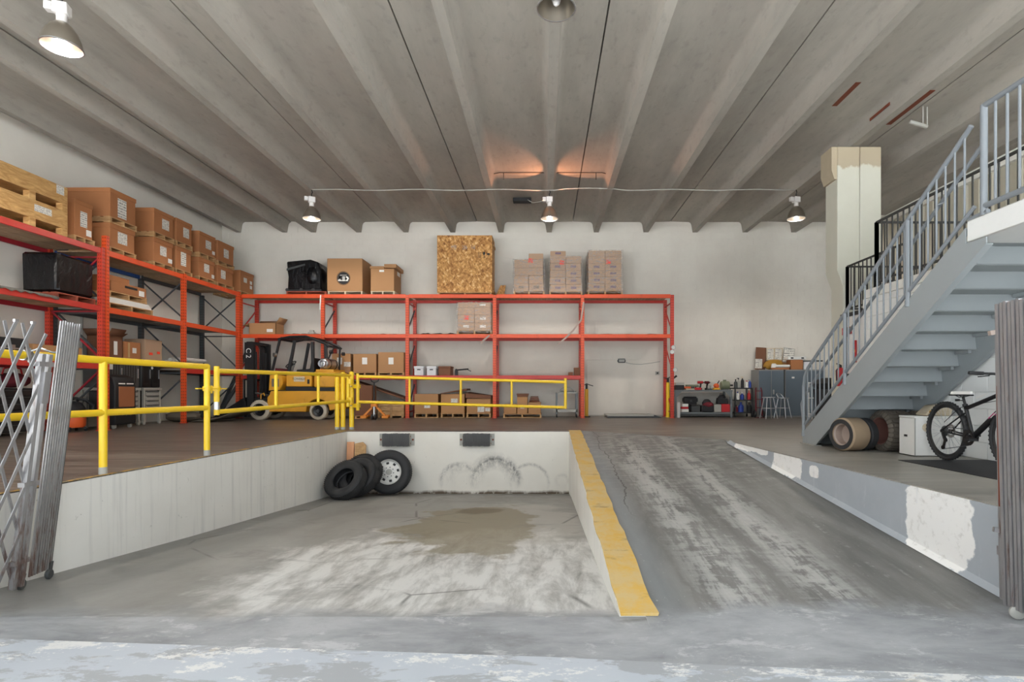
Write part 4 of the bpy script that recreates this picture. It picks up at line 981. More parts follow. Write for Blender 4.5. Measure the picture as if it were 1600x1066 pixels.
# grey liner edges lapping over the left rack beams
def lap(y0,y1,z,label,seed):
    rn = random.Random(seed); mb = MB(); n = 16
    for i in range(n+1):
        y = y0+(y1-y0)*i/n; a = rn.uniform(.0,.05); b = -rn.uniform(.0,.06)
        mb.v += [(-9.5,y,z+.004),(-9.05,y,z+.006+.01*rn.random()),(-8.96+a*.4,y,z+.012),(-8.955+a*.4,y,z+b)]
    for i in range(n):
        for j in range(3): k = 4*i+j; mb.f.append((k,k+4,k+5,k+1))
    o = solo('liner_sheet', mb, 'greywood', label, 'sheet'); md = o.modifiers.new('s','SOLIDIFY'); md.thickness = .006; md.offset = 1
lap(8.8,10.15,L2,'torn grey liner lapping over the mid beam of the red rack',4)
# ================================================================ YELLOW RAILS AND GATES
R = .031
def pipe(name, pts, root, r=R, mat='yellow', label=None): return part(name, MB().tube(pts, r, 12), mat, root, label, world=True)
def rx(y): return XL(y)-.065
t = thing('guard_rail', 'fixed yellow pipe guard rail along the left dock edge beside the folded gate', 'railing', (rx(5.4),5.4,0))
for y in (3.85,5.38,6.91):
    pipe('post', [(rx(y),y,0),(rx(y),y,1.10)], t, .035); part('foot_cap', MB().cyl((rx(y),y,.0),(rx(y),y,.07),.037,12), 'lightgrey', t, 'grey worn foot', world=True)
pipe('top_rail', [(rx(3.4),3.4,1.115),(rx(4.4),4.4,1.115),(rx(6.91),6.91,1.115)], t, .035); pipe('mid_rail', [(rx(3.4),3.4,.60),(rx(6.93),6.93,.60)], t, .033)
part('elbow', MB().blob((rx(6.91),6.91,1.115),(.037,.037,.037),1,12,8,0), 'yellow', t, world=True)
t = thing('pipe_clamp', 'bright steel clamp and hook round the yellow top rail at the folded gate', 'clamp', (rx(4.62),4.62,1.115))
part('collar', MB().lathe([(.036,-.03),(.045,-.03),(.045,.03),(.036,.03)],14,(0,0,0),(.05,1,0),closed=True), 'steel', t); part('hook', MB().tube([(.03,0,.03),(.07,.05,.06),(.13,.10,.03),(.16,.16,.03)],.009,7), 'steel', t); part('bolt', MB().cyl((.03,0,-.06),(.03,0,.06),.012,8), 'steel', t)
# swing gate along the dock edge
def gx(y): return rx(y)-.0
ya, yb = 7.10, 11.36
t = thing('swing_gate', 'yellow pipe swing gate over the left dock edge, hinged at the far posts', 'gate', (gx(9.2),9.2,.5))
pipe('end_post', [(gx(ya),ya,.50),(gx(ya),ya,1.13)], t, .034); part('tape_band', MB().lathe([(.0345,-.05),(.0365,-.05),(.0365,.05),(.0345,.05)],12,(gx(ya),ya,.62),closed=True), 'alu', t, 'silver tape band', world=True)
pipe('top_rail', [(gx(ya),ya,1.07),(gx(yb),yb,1.13)], t); pipe('bottom_rail', [(gx(ya),ya,.54),(gx(yb),yb,.60)], t)
for f_ in (1/3,2/3): y = ya+(yb-ya)*f_; pipe('upright', [(gx(y),y,.54+.06*f_),(gx(y),y,1.07+.06*f_)], t, .026)
pipe('hinge_post', [(gx(yb)-.04,yb,.48),(gx(yb)-.04,yb,1.12)], t, .036)
for z in (.62,1.0): part('hinge_knuckle', MB().lathe([(.0,-.05),(.055,-.05),(.055,.05),(.0,.05)],12,(gx(yb)+.0,yb+.0,z)), 'yellow', t, world=True)
l_ = thing('gate_latch', 'yellow slide latch joining the fixed rail to the swing gate', 'latch', (gx(7.0),7.0,.84))
part('latch_bar', MB().bar((-.05,-.22,0),(.06,.20,0),.05,.012), 'yellow', l_); part('latch_cup', MB().lathe([(.037,-.03),(.05,-.03),(.05,.03),(.037,.03)],12,(.0,.10,-.0),closed=True), 'yellow', l_); part('latch_pin', MB().cyl((.0,0,-.06),(.0,0,.04),.012,8), 'yellow', l_); part('collar', MB().lathe([(.037,-.03),(.048,-.03),(.048,.03),(.037,.03)],12,(-.005,-.09,0),closed=True), 'yellow', l_)
# posts at the far corner
names = ('leftmost of the three yellow posts at the far pit corner, carrying the left gate','middle yellow post of the three at the far pit corner','rightmost yellow post of the three, hinging the long gate')
for k,(px,zt) in enumerate(((527,1.10),(536,1.20),(549.5,1.21))):
    x = X_(px,11.56); t = thing('gate_post', names[k], 'post', (x,11.56,0))
    part('tube', MB().lathe([(0,0),(.047,0),(.047,zt-.02),(.036,zt),(0,zt+.008)],14), 'yellow', t); part('foot_cap', MB().cyl((0,0,.0),(0,0,.05),.050,14), 'lightgrey', t, 'bare grey foot')
    if k == 1:
        x2 = X_(549.5,11.56)-x-.052
        part('link_rail', MB().tube([(.046,0,1.10),(x2,0,1.10)],.022,10), 'yellow', t); part('link_rail', MB().tube([(.046,0,.58),(x2,0,.58)],.02,10), 'yellow', t)
# long gate across the pit head
Yg = 11.46; x0, x1 = X_(559,Yg), X_(883.5,Yg)
t = thing('swing_gate', 'long sagging yellow pipe gate across the head of the loading pit', 'gate', ((x0+x1)/2,Yg,.45))
def gz(x, a, b): return a+(b-a)*(x-x0)/(x1-x0)
pipe('hinge_post', [(x0,Yg,.40),(x0,Yg,1.17)], t, .033)
pipe('top_rail', [(x0,Yg,1.108),(x1,Yg,.99)], t, .030); pipe('bottom_rail', [(x0,Yg,.578),(x1,Yg,.462)], t, .030)
for px in (640,720,799.5): x = X_(px,Yg); pipe('upright', [(x,Yg,gz(x,.578,.462)),(x,Yg,gz(x,1.108,.99))], t, .024)
pipe('end_post', [(x1,Yg,.44),(x1,Yg,1.07)], t, .030)
for z in (.50,.90): part('hinge_knuckle', MB().bar((x0+.02,Yg,z),(x0-.115,Yg+.06,z),.10,.08), 'yellow', t, world=True); part('hinge_bolt', MB().cyl((x0-.16,Yg-.05,z),(x0-.10,Yg-.05,z),.012,8), 'steel', t, world=True)
# ================================================================ PIT: BUMPERS, TYRES
def bumper(px, label):
    x = X_(px,11.0); t = thing('dock_bumper', label, 'bumper', (x,11.048,-.17)); 
    n = 22; src = None
    for i in range(n):
        u = -.265+.53*(i+.5)/n; dz = random.uniform(-.004,.004)
        if src is None: src = part('rubber_slat', MB().cbox(-.0098,-.11,-.125,.0098,-.012,.125,.003), 'rubber_g', t); o = src
        else: o = inst('rubber_slat', src, t)
        o.location = (u,random.uniform(-.004,.0),dz)
    for s in (-1,1): part('angle_bracket', MB().box(s*.272,-.10,-.12,s*.28,0,.12).box(min(s*.28,s*.35),-.012,-.12,max(s*.28,s*.35),0,.12), 'lightgrey', t, 'pale painted bracket'); part('bolt', MB().cyl((s*.32,-.025,.0),(s*.32,-.01,.0),.02,6), 'rust', t)
    for z in (-.07,.07): part('tie_rod', MB().cyl((-.29,-.06,z),(.29,-.06,z),.010,6), 'rust', t)
bumper(619.5,'left laminated black rubber dock bumper on the pit wall'); bumper(745,'right laminated black rubber dock bumper, above the tyre scuffs')
def tyre_prof(R, r, w, n=5):
    """closed cross-section: (radius, axial)"""
    return [(r,-w*.36),(r+.012,-w*.42),(r+(R-r)*.35,-w*.50),(r+(R-r)*.7,-w*.50),(R-.018,-w*.42),(R,-w*.30),(R,w*.30),(R-.018,w*.42),(r+(R-r)*.7,w*.50),(r+(R-r)*.35,w*.50),(r+.012,w*.42),(r,w*.36),(r+.018,w*.30),(r+(R-r)*.5,w*.40),(R-.035,w*.32),(R-.03,0),(R-.035,-w*.32),(r+(R-r)*.5,-w*.40),(r+.018,-w*.30)]
def grooves(R, w, n=60):
    mb = MB()
    for i in range(n):
        a = 2*PI*i/n
        for s in (-1,1):
            p = Vector((math.cos(a)*(R-.002), math.sin(a)*(R-.002), s*w*.16)); q = Vector((math.cos(a+.05)*(R-.004), math.sin(a+.05)*(R-.004), s*w*.40))
            mb.bar(p,q,.020,.012,(math.cos(a),math.sin(a),0))
    return mb
def tyre(loc, nrm, R, r, w, label, root=None):
    t = root or thing('tyre', label, 'tyre', loc)
    q = Vector(nrm).to_track_quat('Z','Y'); t.rotation_mode = 'QUATERNION'; t.rotation_quaternion = q
    part('carcass', MB().lathe(tyre_prof(R,r,w),44,closed=True), 'rubber', t)
    g = part('tread', grooves(R,w), 'rubber', t); g['kind'] = 'stuff'
    part('sidewall_ring', MB().lathe([(r+(R-r)*.55,w*.505),(r+(R-r)*.62,w*.512),(r+(R-r)*.69,w*.505)],44), 'rubber', t)
    return t
# wheel with pale rim leaning on the pit's back wall
wl = thing('wheel', 'truck wheel with a silver eight-hole rim leaning on the pit back wall', 'wheel', (X_(608,10.72),10.74,pitz(10.62)+.428)); 
tyre(None,(.06,-1,.20),.425,.245,.23,None,wl)
prof = [(.250,.075),(.240,.085),(.232,.075),(.225,.03),(.205,.012),(.10,.045),(.085,.05),(.06,.05)]
part('rim', MB().lathe([(r,z) for r,z in prof]+[(.06,-.02),(.0,-.02)],36), 'white', wl, 'silver-white steel rim')
for k in range(8):
    a = 2*PI*k/8+.2; c = Vector((math.cos(a)*.172,math.sin(a)*.172,.027))
    e = Vector((-math.sin(a),math.cos(a),0)); r_ = Vector((math.cos(a),math.sin(a),0)); pts = []
    part('hand_hole', MB().xbox(c,(.042,.050,.016),Matrix((r_,e,Vector((0,0,1)))).transposed()), 'ink', wl)
    a2 = a+.39; part('lug_nut', MB().cyl((math.cos(a2)*.092,math.sin(a2)*.092,.04),(math.cos(a2)*.092,math.sin(a2)*.092,.058),.011,6), 'tool_grey', wl)
part('hub_cap', MB().cyl((0,0,-.02),(0,0,.055),.058,20), 'lightgrey', wl)
yb_ = 10.25
tyre((X_(537.5,9.9)+.03,9.90,pitz(9.9)+.335),(-.24,-.76,.60),.375,.20,.21,'front black tyre of the leaning trio, lying back against the others')
tyre((X_(561,10.22),10.18,pitz(10.1)+.36),(-.22,-.78,.58),.375,.20,.21,'middle black tyre of the leaning trio')
tyre((X_(566,10.48),10.47,pitz(10.4)+.41),(-.19,-.82,.52),.385,.20,.21,'rearmost black tyre of the trio, beside the rimmed wheel')
M['card_orange'] = simple('orange_tinted_board', lin(236,172,128), .7, var=.1, dirt=lin(220,120,80), dirt_amt=.4)
def lean(x, w, h, lean_, mat, label, off=0, top=None):
    zb = pitz(10.9); pr_ = [(-w/2,0),(w/2,0),(w/2+.0,h*.94),(w*.2,h),(-w/2,h*.97)] if top else [(-w/2,0),(w/2,0),(w/2,h),(-w/2,h)]
    o = solo('board', MB().prism(pr_,'y',-.012,.012), mat, label, 'board', (x,10.90-off,zb+.002)); o.rotation_euler = (-lean_,0,0); return o
lean(X_(545.5,10.95)+.02,.14,1.03,.08,'card_orange','narrow orange-tinted board leaning in the pit corner behind the tyres')
lean(X_(558,10.95)+.06,.22,1.03,.08,'pallet','torn brown cardboard panel leaning in the pit behind the tyres',.0,True)

# ================================================================ STAIRS
SL = .668
def ztop(y): return 1.366+(6.71-y)*SL
st = thing('staircase', 'grey steel staircase with pipe railing rising to the white landing at the right', 'staircase', (4.55,6.9,0))
def stringer(x, nm='stringer'):
    yb0 = 8.52; poly = [(yb0,.0),(yb0,ztop(yb0)),(5.02,ztop(5.02)),(5.02,ztop(5.02)-.20),(5.30,2.21),(4.985+.0,2.21)]
    poly = [(yb0,0.0),(yb0,ztop(yb0)),(5.225,ztop(5.225)),(5.225,2.21),(4.98,2.21),(4.98,ztop(4.98)-.365),(8.13,0.0)]
    part(nm, MB().prism(poly,'x',x-.006,x+.006), 'grey', st, world=True)
    for dz in (0,-.365):
        a, b = (8.52,4.99) if dz else (8.52,5.225)
        if dz: a = 8.16
        part('stringer_flange', MB().bar((x+.03,a,ztop(a)+dz+.0),(x+.03,b,ztop(b)+dz+.0),.07,.012), 'grey', st, world=True)
    part('base_plate', MB().box(x-.03,8.1,0,x+.075,8.56,.012), 'lightgrey', st, world=True)
stringer(4.0); stringer(5.105)
nr = 13; rise = 2.425/nr; run = rise/SL
y0s = 8.40; src = None
for k in range(1, nr):
    z = rise*k; yf = 8.47-(k-1)*run      # nosing at the front (far side); tread goes towards the camera as it climbs
    mb = MB().box(-.53,-run-.01,-.006,.545,.02,0).box(-.545,.014,-.045,.545,.02,0)      # tread pan and nosing lip
    mb.add([(-.545,-.012,-rise),(.545,-.012,-rise),(.545,.012,-.006),(-.545,.012,-.006),(-.545,-.018,-rise),(.545,-.018,-rise),(.545,.006,-.006),(-.545,.006,-.006)],[(0,1,2,3),(7,6,5,4),(0,4,5,1),(1,5,6,2),(2,6,7,3),(3,7,4,0)])
    mb.box(-.545,-.04,-rise-.002,.545,-.012,-rise+.004) if k > 1 else None
    if src is None or k == 2: src = part('step', mb, 'grey', st); o = src
    else: o = inst('step', src, st)
    o.location = Vector((4.565,yf,z))-Vector(st.location)
    for x in (4.03,5.07):
        part('support_angle', MB().box(x-.02,yf-run+.05,z-.045,x+.02,yf-.02,z-.007), 'grey', st, world=True) if k % 1 == 0 else None
# stair railing on the open side
sr = st
def zr_(y): return 1.815+(7.38-y)*SL
part('top_rail', MB().tube([(4.0,8.50,.60),(4.0,8.50,.86),(4.0,8.46,1.03),(4.0,8.36,zr_(8.36)),(4.0,6.9,zr_(6.9)),(4.0,5.16,zr_(5.16))],.024,10), 'railgrey', sr, world=True)
part('bottom_rail', MB().tube([(4.0,8.45,ztop(8.45)+.10),(4.0,5.12,ztop(5.12)+.10)],.020,8), 'railgrey', sr, world=True)
def bal(y, z0, z1, r=.010, nm='baluster', root=sr, x=4.0, mat='railgrey'): part(nm, MB().cyl((x,y,z0),(x,y,z1),r,8), mat, root, world=True)
py_ = [8.50,7.33,6.06]
for y in py_: bal(y, ztop(y)-.02, zr_(y) if y < 8.4 else .9, .026, 'post')
for y in py_: part('post_collar', MB().cyl((4.0,y,ztop(y)-.06),(4.0,y,ztop(y)+.01),.032,10), 'railgrey', sr, world=True)
y = 8.375
while y > 5.2:
    if min(abs(y-q) for q in py_) > .05: bal(y, ztop(y)+.10, zr_(y))
    y -= .1253
hr = part('hand_rail', MB().tube([(4.0,8.50,.42),(4.05,8.56,.36),(4.09,8.72,.40),(4.09,8.76,.60),(4.09,8.66,.72),(4.09,8.30,zr_(8.3)-.20),(4.09,5.15,zr_(5.15)-.20)],.020,10), 'railgrey', sr, world=True)
for y in (7.9,6.7,5.6): part('rail_bracket', MB().tube([(4.0,y,zr_(y)-.30),(4.07,y,zr_(y)-.27),(4.09,y,zr_(y)-.20)],.008,6), 'railgrey', sr, world=True)
# landing railing
lr = thing('landing_railing', 'grey pipe railing on the edge of the white landing at the right margin', 'railing', (4.05,4.0,2.425))
pz = 2.425
part('post', MB().cyl((4.03,5.05,pz),(4.03,5.05,3.44),.030,12), 'railgrey', lr, world=True); part('post', MB().cyl((4.03,3.0,pz),(4.03,3.0,3.44),.030,12), 'railgrey', lr, world=True)
part('top_rail', MB().tube([(4.03,5.06,3.43),(4.03,2.9,3.43)],.026,10), 'railgrey', lr, world=True); part('bottom_rail', MB().tube([(4.03,5.06,2.51),(4.03,2.9,2.51)],.026,10), 'railgrey', lr, world=True)
y = 4.92
while y > 3.05: bal(y,2.51,3.43,.012,'baluster',lr,4.03); y -= .1253
part('stub_rail', MB().tube([(4.03,5.0,2.45),(4.03,5.22,2.44)],.022,8), 'railgrey', lr, world=True)
# stair-side dark railings on the mezzanine
def darkrail(pts, z0, h, label, step=.125, sq=.03):
    c = Vector(pts[0]); t = thing('mezzanine_railing', label, 'railing', (c.x,c.y,z0))
    for a, b in zip(pts, pts[1:]):
        a, b = Vector((*a,0)), Vector((*b,0)); L = (b-a).length
        part('top_rail', MB().bar(a+Vector((0,0,z0+h)),b+Vector((0,0,z0+h)),sq,sq), 'darkrail', t, world=True); part('bottom_rail', MB().bar(a+Vector((0,0,z0+.10)),b+Vector((0,0,z0+.10)),sq,sq), 'darkrail', t, world=True)
        for q in (a,b): part('post', MB().bar(q+Vector((0,0,z0)),q+Vector((0,0,z0+h)),.045,.045), 'darkrail', t, world=True)
        n = int(L/step); src = None
        for i in range(1,n):
            p = a.lerp(b,i/n)
            if src is None: src = part('baluster', MB().box(-.008,-.008,z0+.10,.008,.008,z0+h), 'darkrail', t); src.location = Vector((p.x,p.y,0))-Vector(t.location); 
            else: inst('baluster', src, t, Vector((p.x,p.y,0))-Vector(t.location))
    return t
darkrail([(7.2,8.62),(5.20,8.62),(5.20,5.4)],2.43,1.02,'dark railing on the upper mezzanine edge behind the stairs')
darkrail([(7.4,10.82),(5.95,10.82),(5.95,8.98)],2.32,.93,'lower dark railing of the rear mezzanine in front of the cream column')
# pipes up by the landing
t = thing('bent_pipes', 'pair of curved grey pipes behind the landing railing at the right margin', 'pipe', (6.2,6.2,2.435))
part('pipe', MB().tube([(-.2,.3,0),(-.2,.3,1.35),(-.1,.2,1.6),(.2,0,1.7),(.6,-.6,1.7)],.05,10), 'railgrey', t); part('pipe', MB().tube([(.1,.2,0),(.1,.2,.7),(.15,.1,.85),(.3,-.4,.95),(.4,-1.2,.95)],.04,10), 'railgrey', t)

# ================================================================ TYRES, CHEST, SHEET, BIKE UNDER THE STAIRS
def lugtyre(loc, ax, R, r, w, label, mat='rubber_d', rim='rim_red'):
    t = thing('lug_tyre', label, 'tyre', loc); q = Vector(ax).to_track_quat('Z','Y'); t.rotation_mode = 'QUATERNION'; t.rotation_quaternion = q
    part('carcass', MB().lathe([(r,-w/2+.01),(r+.02,-w/2),(R-.05,-w/2),(R-.02,-w/2+.02),(R-.012,0),(R-.02,w/2-.02),(R-.05,w/2),(r+.02,w/2),(r,w/2-.01)],40,closed=True), mat, t)
    mb = MB(); n = 26
    for i in range(n):
        a = 2*PI*i/n
        for s in (-1,1):
            b = a+(.0 if s > 0 else PI/n); pts = [Vector((math.cos(b+da)*(R-.012), math.sin(b+da)*(R-.012), s*z)) for da, z in ((.0,.01),(.05,w*.22),(.03,w*.40),(.03,w*.52))]
            pts[-1] = Vector((math.cos(b+.03)*(R-.06), math.sin(b+.03)*(R-.06), s*w*.505))
            for p, q2 in zip(pts,pts[1:]): mb.bar(p,q2,.040,.034,(math.cos(b),math.sin(b),0))
    o = part('tread_lugs', mb, mat, t); o['kind'] = 'stuff'
    part('rim', MB().lathe([(r+.012,-w/2+.012),(r-.01,-w/2+.02),(r-.03,-w/2+.10),(r-.03,w/2-.10),(r-.01,w/2-.02),(r+.012,w/2-.012)],32), rim, t)
    part('rim_disc', MB().cyl((0,0,.06),(0,0,.075),r-.032,28), rim, t)
    return t
lugtyre((4.68,7.43,.272),(1,.06,0),.270,.185,.36,'big lugged tyre with a rusty rim standing under the stairs','rubber_d')
lugtyre((5.03,7.37,.272),(1,.02,0),.270,.185,.22,'second lugged tyre tucked between the white chest and the wall')
t = thing('solid_tyre', 'tan smooth solid tyre standing at the left of the tyres under the stairs', 'tyre', (4.13,7.46,.226)); q = Vector((1,.28,0)).to_track_quat('Z','Y'); t.rotation_mode = 'QUATERNION'; t.rotation_quaternion = q
part('tread_band', MB().lathe([(.150,-.135),(.205,-.14),(.222,-.12),(.224,.12),(.21,.14),(.150,.135)],40,closed=True), 'rubber_t', t); part('side_ring', MB().lathe([(.148,-.142),(.20,-.146),(.212,-.13)],36), 'rubber', t); part('rim', MB().lathe([(.152,-.12),(.135,-.10),(.135,.12),(.152,.13)],32), 'rim_w', t); part('rim_disc', MB().cyl((0,0,.0),(0,0,.012),.134,28), 'rim_w', t)
t = thing('solid_tyre', 'dark ring tyre between the tan solid tyre and the lugged tyre', 'tyre', (4.365,7.55,.221)); t.rotation_mode = 'QUATERNION'; t.rotation_quaternion = q
part('tread_band', MB().lathe([(.13,-.055),(.20,-.06),(.219,-.045),(.219,.045),(.20,.06),(.13,.055)],40,closed=True), 'rubber', t); part('rim', MB().lathe([(.132,-.045),(.11,-.04),(.11,.04),(.132,.045)],30,closed=True), 'rim_w', t)
t = thing('white_chest', 'stained white metal chest under the stairs behind the bicycle wheel', 'chest', (4.84,6.965,0), .0)
part('body', MB().cbox(-.27,-.17,.01,.30,.13,.475,.006), 'white', t); part('lid', MB().cbox(-.275,-.175,.477,.305,.135,.50,.005), 'white', t)
part('hand_slot', MB().cbox(-.2745,-.03,.235,-.268,.03,.262,.002), 'ink', t); part('round_stain', MB().cyl((-.13,-.176,.36),(-.13,-.171,.36),.05,20), 'palewood', t, 'yellowish round stain'); part('corner_strip', MB().box(-.276,-.176,.01,-.262,-.171,.475), 'lightgrey', t)
t = thing('white_flap', 'bent cream plastic cover resting on the white chest', 'cover', (4.93,6.9,.502))
part('shell', MB().prism([(-.20,0),(-.22,.02),(-.10,.13),(.08,.15),(.12,.10),(.10,0)],'y',-.10,.10), 'palewood', t, bev=.01); part('cap', MB().cyl((-.16,-.105,.05),(-.16,-.098,.05),.02,12), 'mustard', t)
solo('floor_sheet', MB().cbox(4.14,3.2,.0,5.19,6.45,.006,.002), 'blackmatte', 'long thin black sheet on the floor under the bicycle', 'mat')  # thin black slab laid flat on the right dock floor

# --- bicycle (rear wheel at the far end)
bk = thing('bicycle', 'black mountain bike with a white saddle parked by the right wall', 'bicycle', (4.68,6.41,.006))
bk.rotation_euler = (0,0,math.radians(-92.5))     # local +x points to the front wheel (towards the camera)
RW = .342; WB = 1.0
def bwheel(x, rear):
    part('tyre', MB().lathe([(RW-.024+.024*math.cos(2*PI*j/10), .024*math.sin(2*PI*j/10)) for j in range(10)],48,(x,0,RW),(0,1,0),closed=True), 'rubber', bk)
    kn = MB()
    for i in range(48):
        a = 2*PI*i/48
        for s in (-1,1): kn.xbox((x+math.cos(a)*(RW-.004),s*.012,RW+math.sin(a)*(RW-.004)),(.016,.011,.008),Matrix.Rotation(-a-PI/2,3,'Y'))
    kn = part('tread_knobs', kn, 'rubber', bk); kn['kind'] = 'stuff'
    part('rim', MB().lathe([(RW-.052,-.012),(RW-.046,-.014),(RW-.060,-.010),(RW-.072,0),(RW-.060,.010),(RW-.046,.014),(RW-.052,.012)],44,(x,0,RW),(0,1,0)), 'black', bk)
    part('hub', MB().cyl((x,-.06,RW),(x,.06,RW),.020,12), 'black', bk)
    sp = MB()
    for i in range(32):
        a = 2*PI*i/32; b = a+(.35 if i % 4 < 2 else -.35); s = .028 if i % 2 else -.028
        sp.bar((x+math.cos(b)*.022,s,RW+math.sin(b)*.022),(x+math.cos(a)*(RW-.066),0,RW+math.sin(a)*(RW-.066)),.0026,.0026)
    o = part('spokes', sp, 'alu', bk, 'thin silver spokes'); o['kind'] = 'stuff'
    part('brake_disc', MB().lathe([(.05,.045),(.08,.045),(.08,.048),(.05,.048)],24,(x,0,RW),(0,1,0),closed=True), 'steel', bk)
bwheel(0,True); bwheel(WB,False)
bb = Vector((.42,0,.30)); sc = Vector((.30,0,.66)); st_ = Vector((.285,0,.70)); hd0 = Vector((.87,0,.66)); hd1 = Vector((.83,0,.80))
part('seat_tube', MB().cyl(bb,sc,.019,12), 'black', bk); part('top_tube', MB().tube([sc+Vector((.01,0,-.05)),hd1+Vector((-.01,0,-.02))],.021,12), 'black', bk); part('down_tube', MB().cyl(bb,hd0+Vector((0,0,.0)),.030,12), 'black', bk); part('head_tube', MB().cyl(hd0-Vector((-.012,0,.04)),hd1+Vector((-.005,0,.02)),.024,12), 'black', bk)
for s in (-1,1):
    part('chain_stay', MB().tube([bb+Vector((0,s*.03,0)),(0,s*.065,RW)],.010,8), 'black', bk); part('seat_stay', MB().tube([sc+Vector((.02,s*.02,-.10)),(.0,s*.065,RW)],.008,8), 'black', bk)
    part('fork_leg', MB().tube([hd0+Vector((.01,s*.055,-.06)),(WB,s*.058,RW)],.016,10), 'black', bk)
part('fork_crown', MB().box(.865,-.07,.575,.915,.07,.625), 'black', bk, bev=.008)
part('seat_post', MB().cyl(sc-Vector((.02,0,.0))+Vector((.02,0,0)),Vector((.268,0,.74)),.014,10), 'black', bk); part('seat_clamp', MB().cyl(sc-Vector((-.004,0,.03)),sc+Vector((-.002,0,.0)),.025,12), 'blackmatte', bk)
sd = MB().prism([(-.13,-.075),(-.10,-.085),(-.02,-.05),(.08,-.025),(.15,-.016),(.16,0),(.15,.016),(.08,.025),(-.02,.05),(-.10,.085),(-.13,.075)],'z',.0,.016); sd.move((.27,0,.752)); part('saddle_base', sd, 'blackmatte', bk, bev=.008)
sd = MB().prism([(-.09,-.078),(-.02,-.048),(.08,-.023),(.13,-.014),(.13,.014),(.08,.023),(-.02,.048),(-.09,.078)],'z',.0,.034); sd.move((.27,0,.768)); part('saddle_cover', sd, 'white', bk, 'white saddle panel', bev=.004)
part('saddle_rail', MB().tube([(.18,.02,.755),(.24,.02,.735),(.34,.02,.755)],.005,6).tube([(.18,-.02,.755),(.24,-.02,.735),(.34,-.02,.755)],.005,6), 'black', bk)
part('stem', MB().tube([hd1+Vector((-.005,0,.02)),hd1+Vector((-.02,0,.11)),hd1+Vector((.05,0,.15))],.016,10), 'black', bk)
hb = hd1+Vector((.05,0,.15)); part('handlebar', MB().tube([hb+Vector((-.05,-.31,.04)),hb+Vector((0,-.12,.03)),hb,hb+Vector((0,.12,.03)),hb+Vector((-.05,.31,.04))],.012,10), 'black', bk)
for s in (-1,1): part('grip', MB().cyl(hb+Vector((-.035,s*.20,.035)),hb+Vector((-.055,s*.33,.042)),.018,10), 'rubber', bk); part('brake_lever', MB().tube([hb+Vector((0,s*.17,.02)),hb+Vector((.04,s*.2,.01)),hb+Vector((.03,s*.30,-.0))],.006,6), 'black', bk)
part('chainring', MB().lathe([(.055,0),(.088,0),(.088,.004),(.055,.004)],32,bb+Vector((0,-.050,0)),(0,1,0),closed=True).lathe([(.05,.008),(.075,.008),(.075,.012),(.05,.012)],28,bb+Vector((0,-.062,0)),(0,1,0),closed=True).cyl(bb+Vector((0,-.07,0)),bb+Vector((0,.05,0)),.022,14), 'black', bk)
part('crank_arm', MB().bar(bb+Vector((0,-.075,0)),bb+Vector((.165,-.085,-.01)),.012,.026), 'black', bk); part('crank_arm', MB().bar(bb+Vector((0,.055,0)),bb+Vector((-.165,.065,.01)),.012,.026), 'black', bk)
for c in (bb+Vector((.165,-.14,-.01)),bb+Vector((-.165,.12,.01))): part('pedal', MB().box(c.x-.045,c.y-.05,c.z-.012,c.x+.045,c.y-.04,c.z+.012).box(c.x-.045,c.y+.04,c.z-.012,c.x+.045,c.y+.05,c.z+.012).box(c.x-.045,c.y-.05,c.z-.010,c.x-.035,c.y+.05,c.z+.010).box(c.x+.035,c.y-.05,c.z-.010,c.x+.045,c.y+.05,c.z+.010).cyl((c.x,c.y-.05,c.z),(c.x,c.y+.05,c.z),.008,8), 'blackmatte', bk)
part('cassette', MB().lathe([(.0,-.04),(.04,-.038),(.05,-.03),(.062,-.02),(.062,-.016),(.0,-.012)],28,(0,0,RW),(0,1,0)), 'tool_grey', bk)
part('rear_derailleur', MB().bar((.02,-.055,RW-.02),(.07,-.06,RW-.10),.02,.035).bar((.07,-.06,RW-.10),(.03,-.06,RW-.20),.012,.03).cyl((.07,-.066,RW-.10),(.07,-.05,RW-.10),.024,12).cyl((.03,-.066,RW-.19),(.03,-.05,RW-.19),.024,12), 'black', bk)
part('chain', MB().tube([bb+Vector((0,-.048,.088)),(.0,-.045,RW+.045)],.004,5).tube([bb+Vector((0,-.048,-.088)),(.03,-.058,RW-.21)],.004,5), 'tool_grey', bk)
part('reflector', MB().box(.17,-.02,.69,.19,.02,.715), 'blackmatte', bk); part('reflector_stalk', MB().cyl((.18,0,.70),(.275,0,.70),.006,6), 'black', bk)
part('frame_decal', MB().prism([(.50,.735),(.66,.785),(.66,.775),(.50,.722)],'y',-.0235,-.0215), 'white', bk, 'white and pink frame stripe')
M['pink'] = simple('pink_decal', lin(206,60,130), .4); 
dv = (hd0-bb).normalized(); nv = Vector((-dv.z,0,dv.x))
for t0, L, o_, m_ in ((.34,.10,.008,'pink'),(.37,.13,-.004,'white'),(.43,.06,-.016,'pink')):
    a = bb+dv*t0+nv*o_; part('frame_decal', MB().bar(a+Vector((0,-.0300,0)),a+dv*L+Vector((0,-.0300,0)),.004,.007,nv), m_, bk, 'pink stripe' if m_ == 'pink' else 'white stripe')
part('brake_cable', MB().tube([hb+Vector((.03,-.1,0)),hd1+Vector((.08,-.03,.03)),hd0+Vector((-.05,-.03,.05)),sc+Vector((.05,-.03,-.02)),sc+Vector((-.06,-.03,-.05)),(.02,-.04,RW+.1)],.0035,5), 'blackmatte', bk)
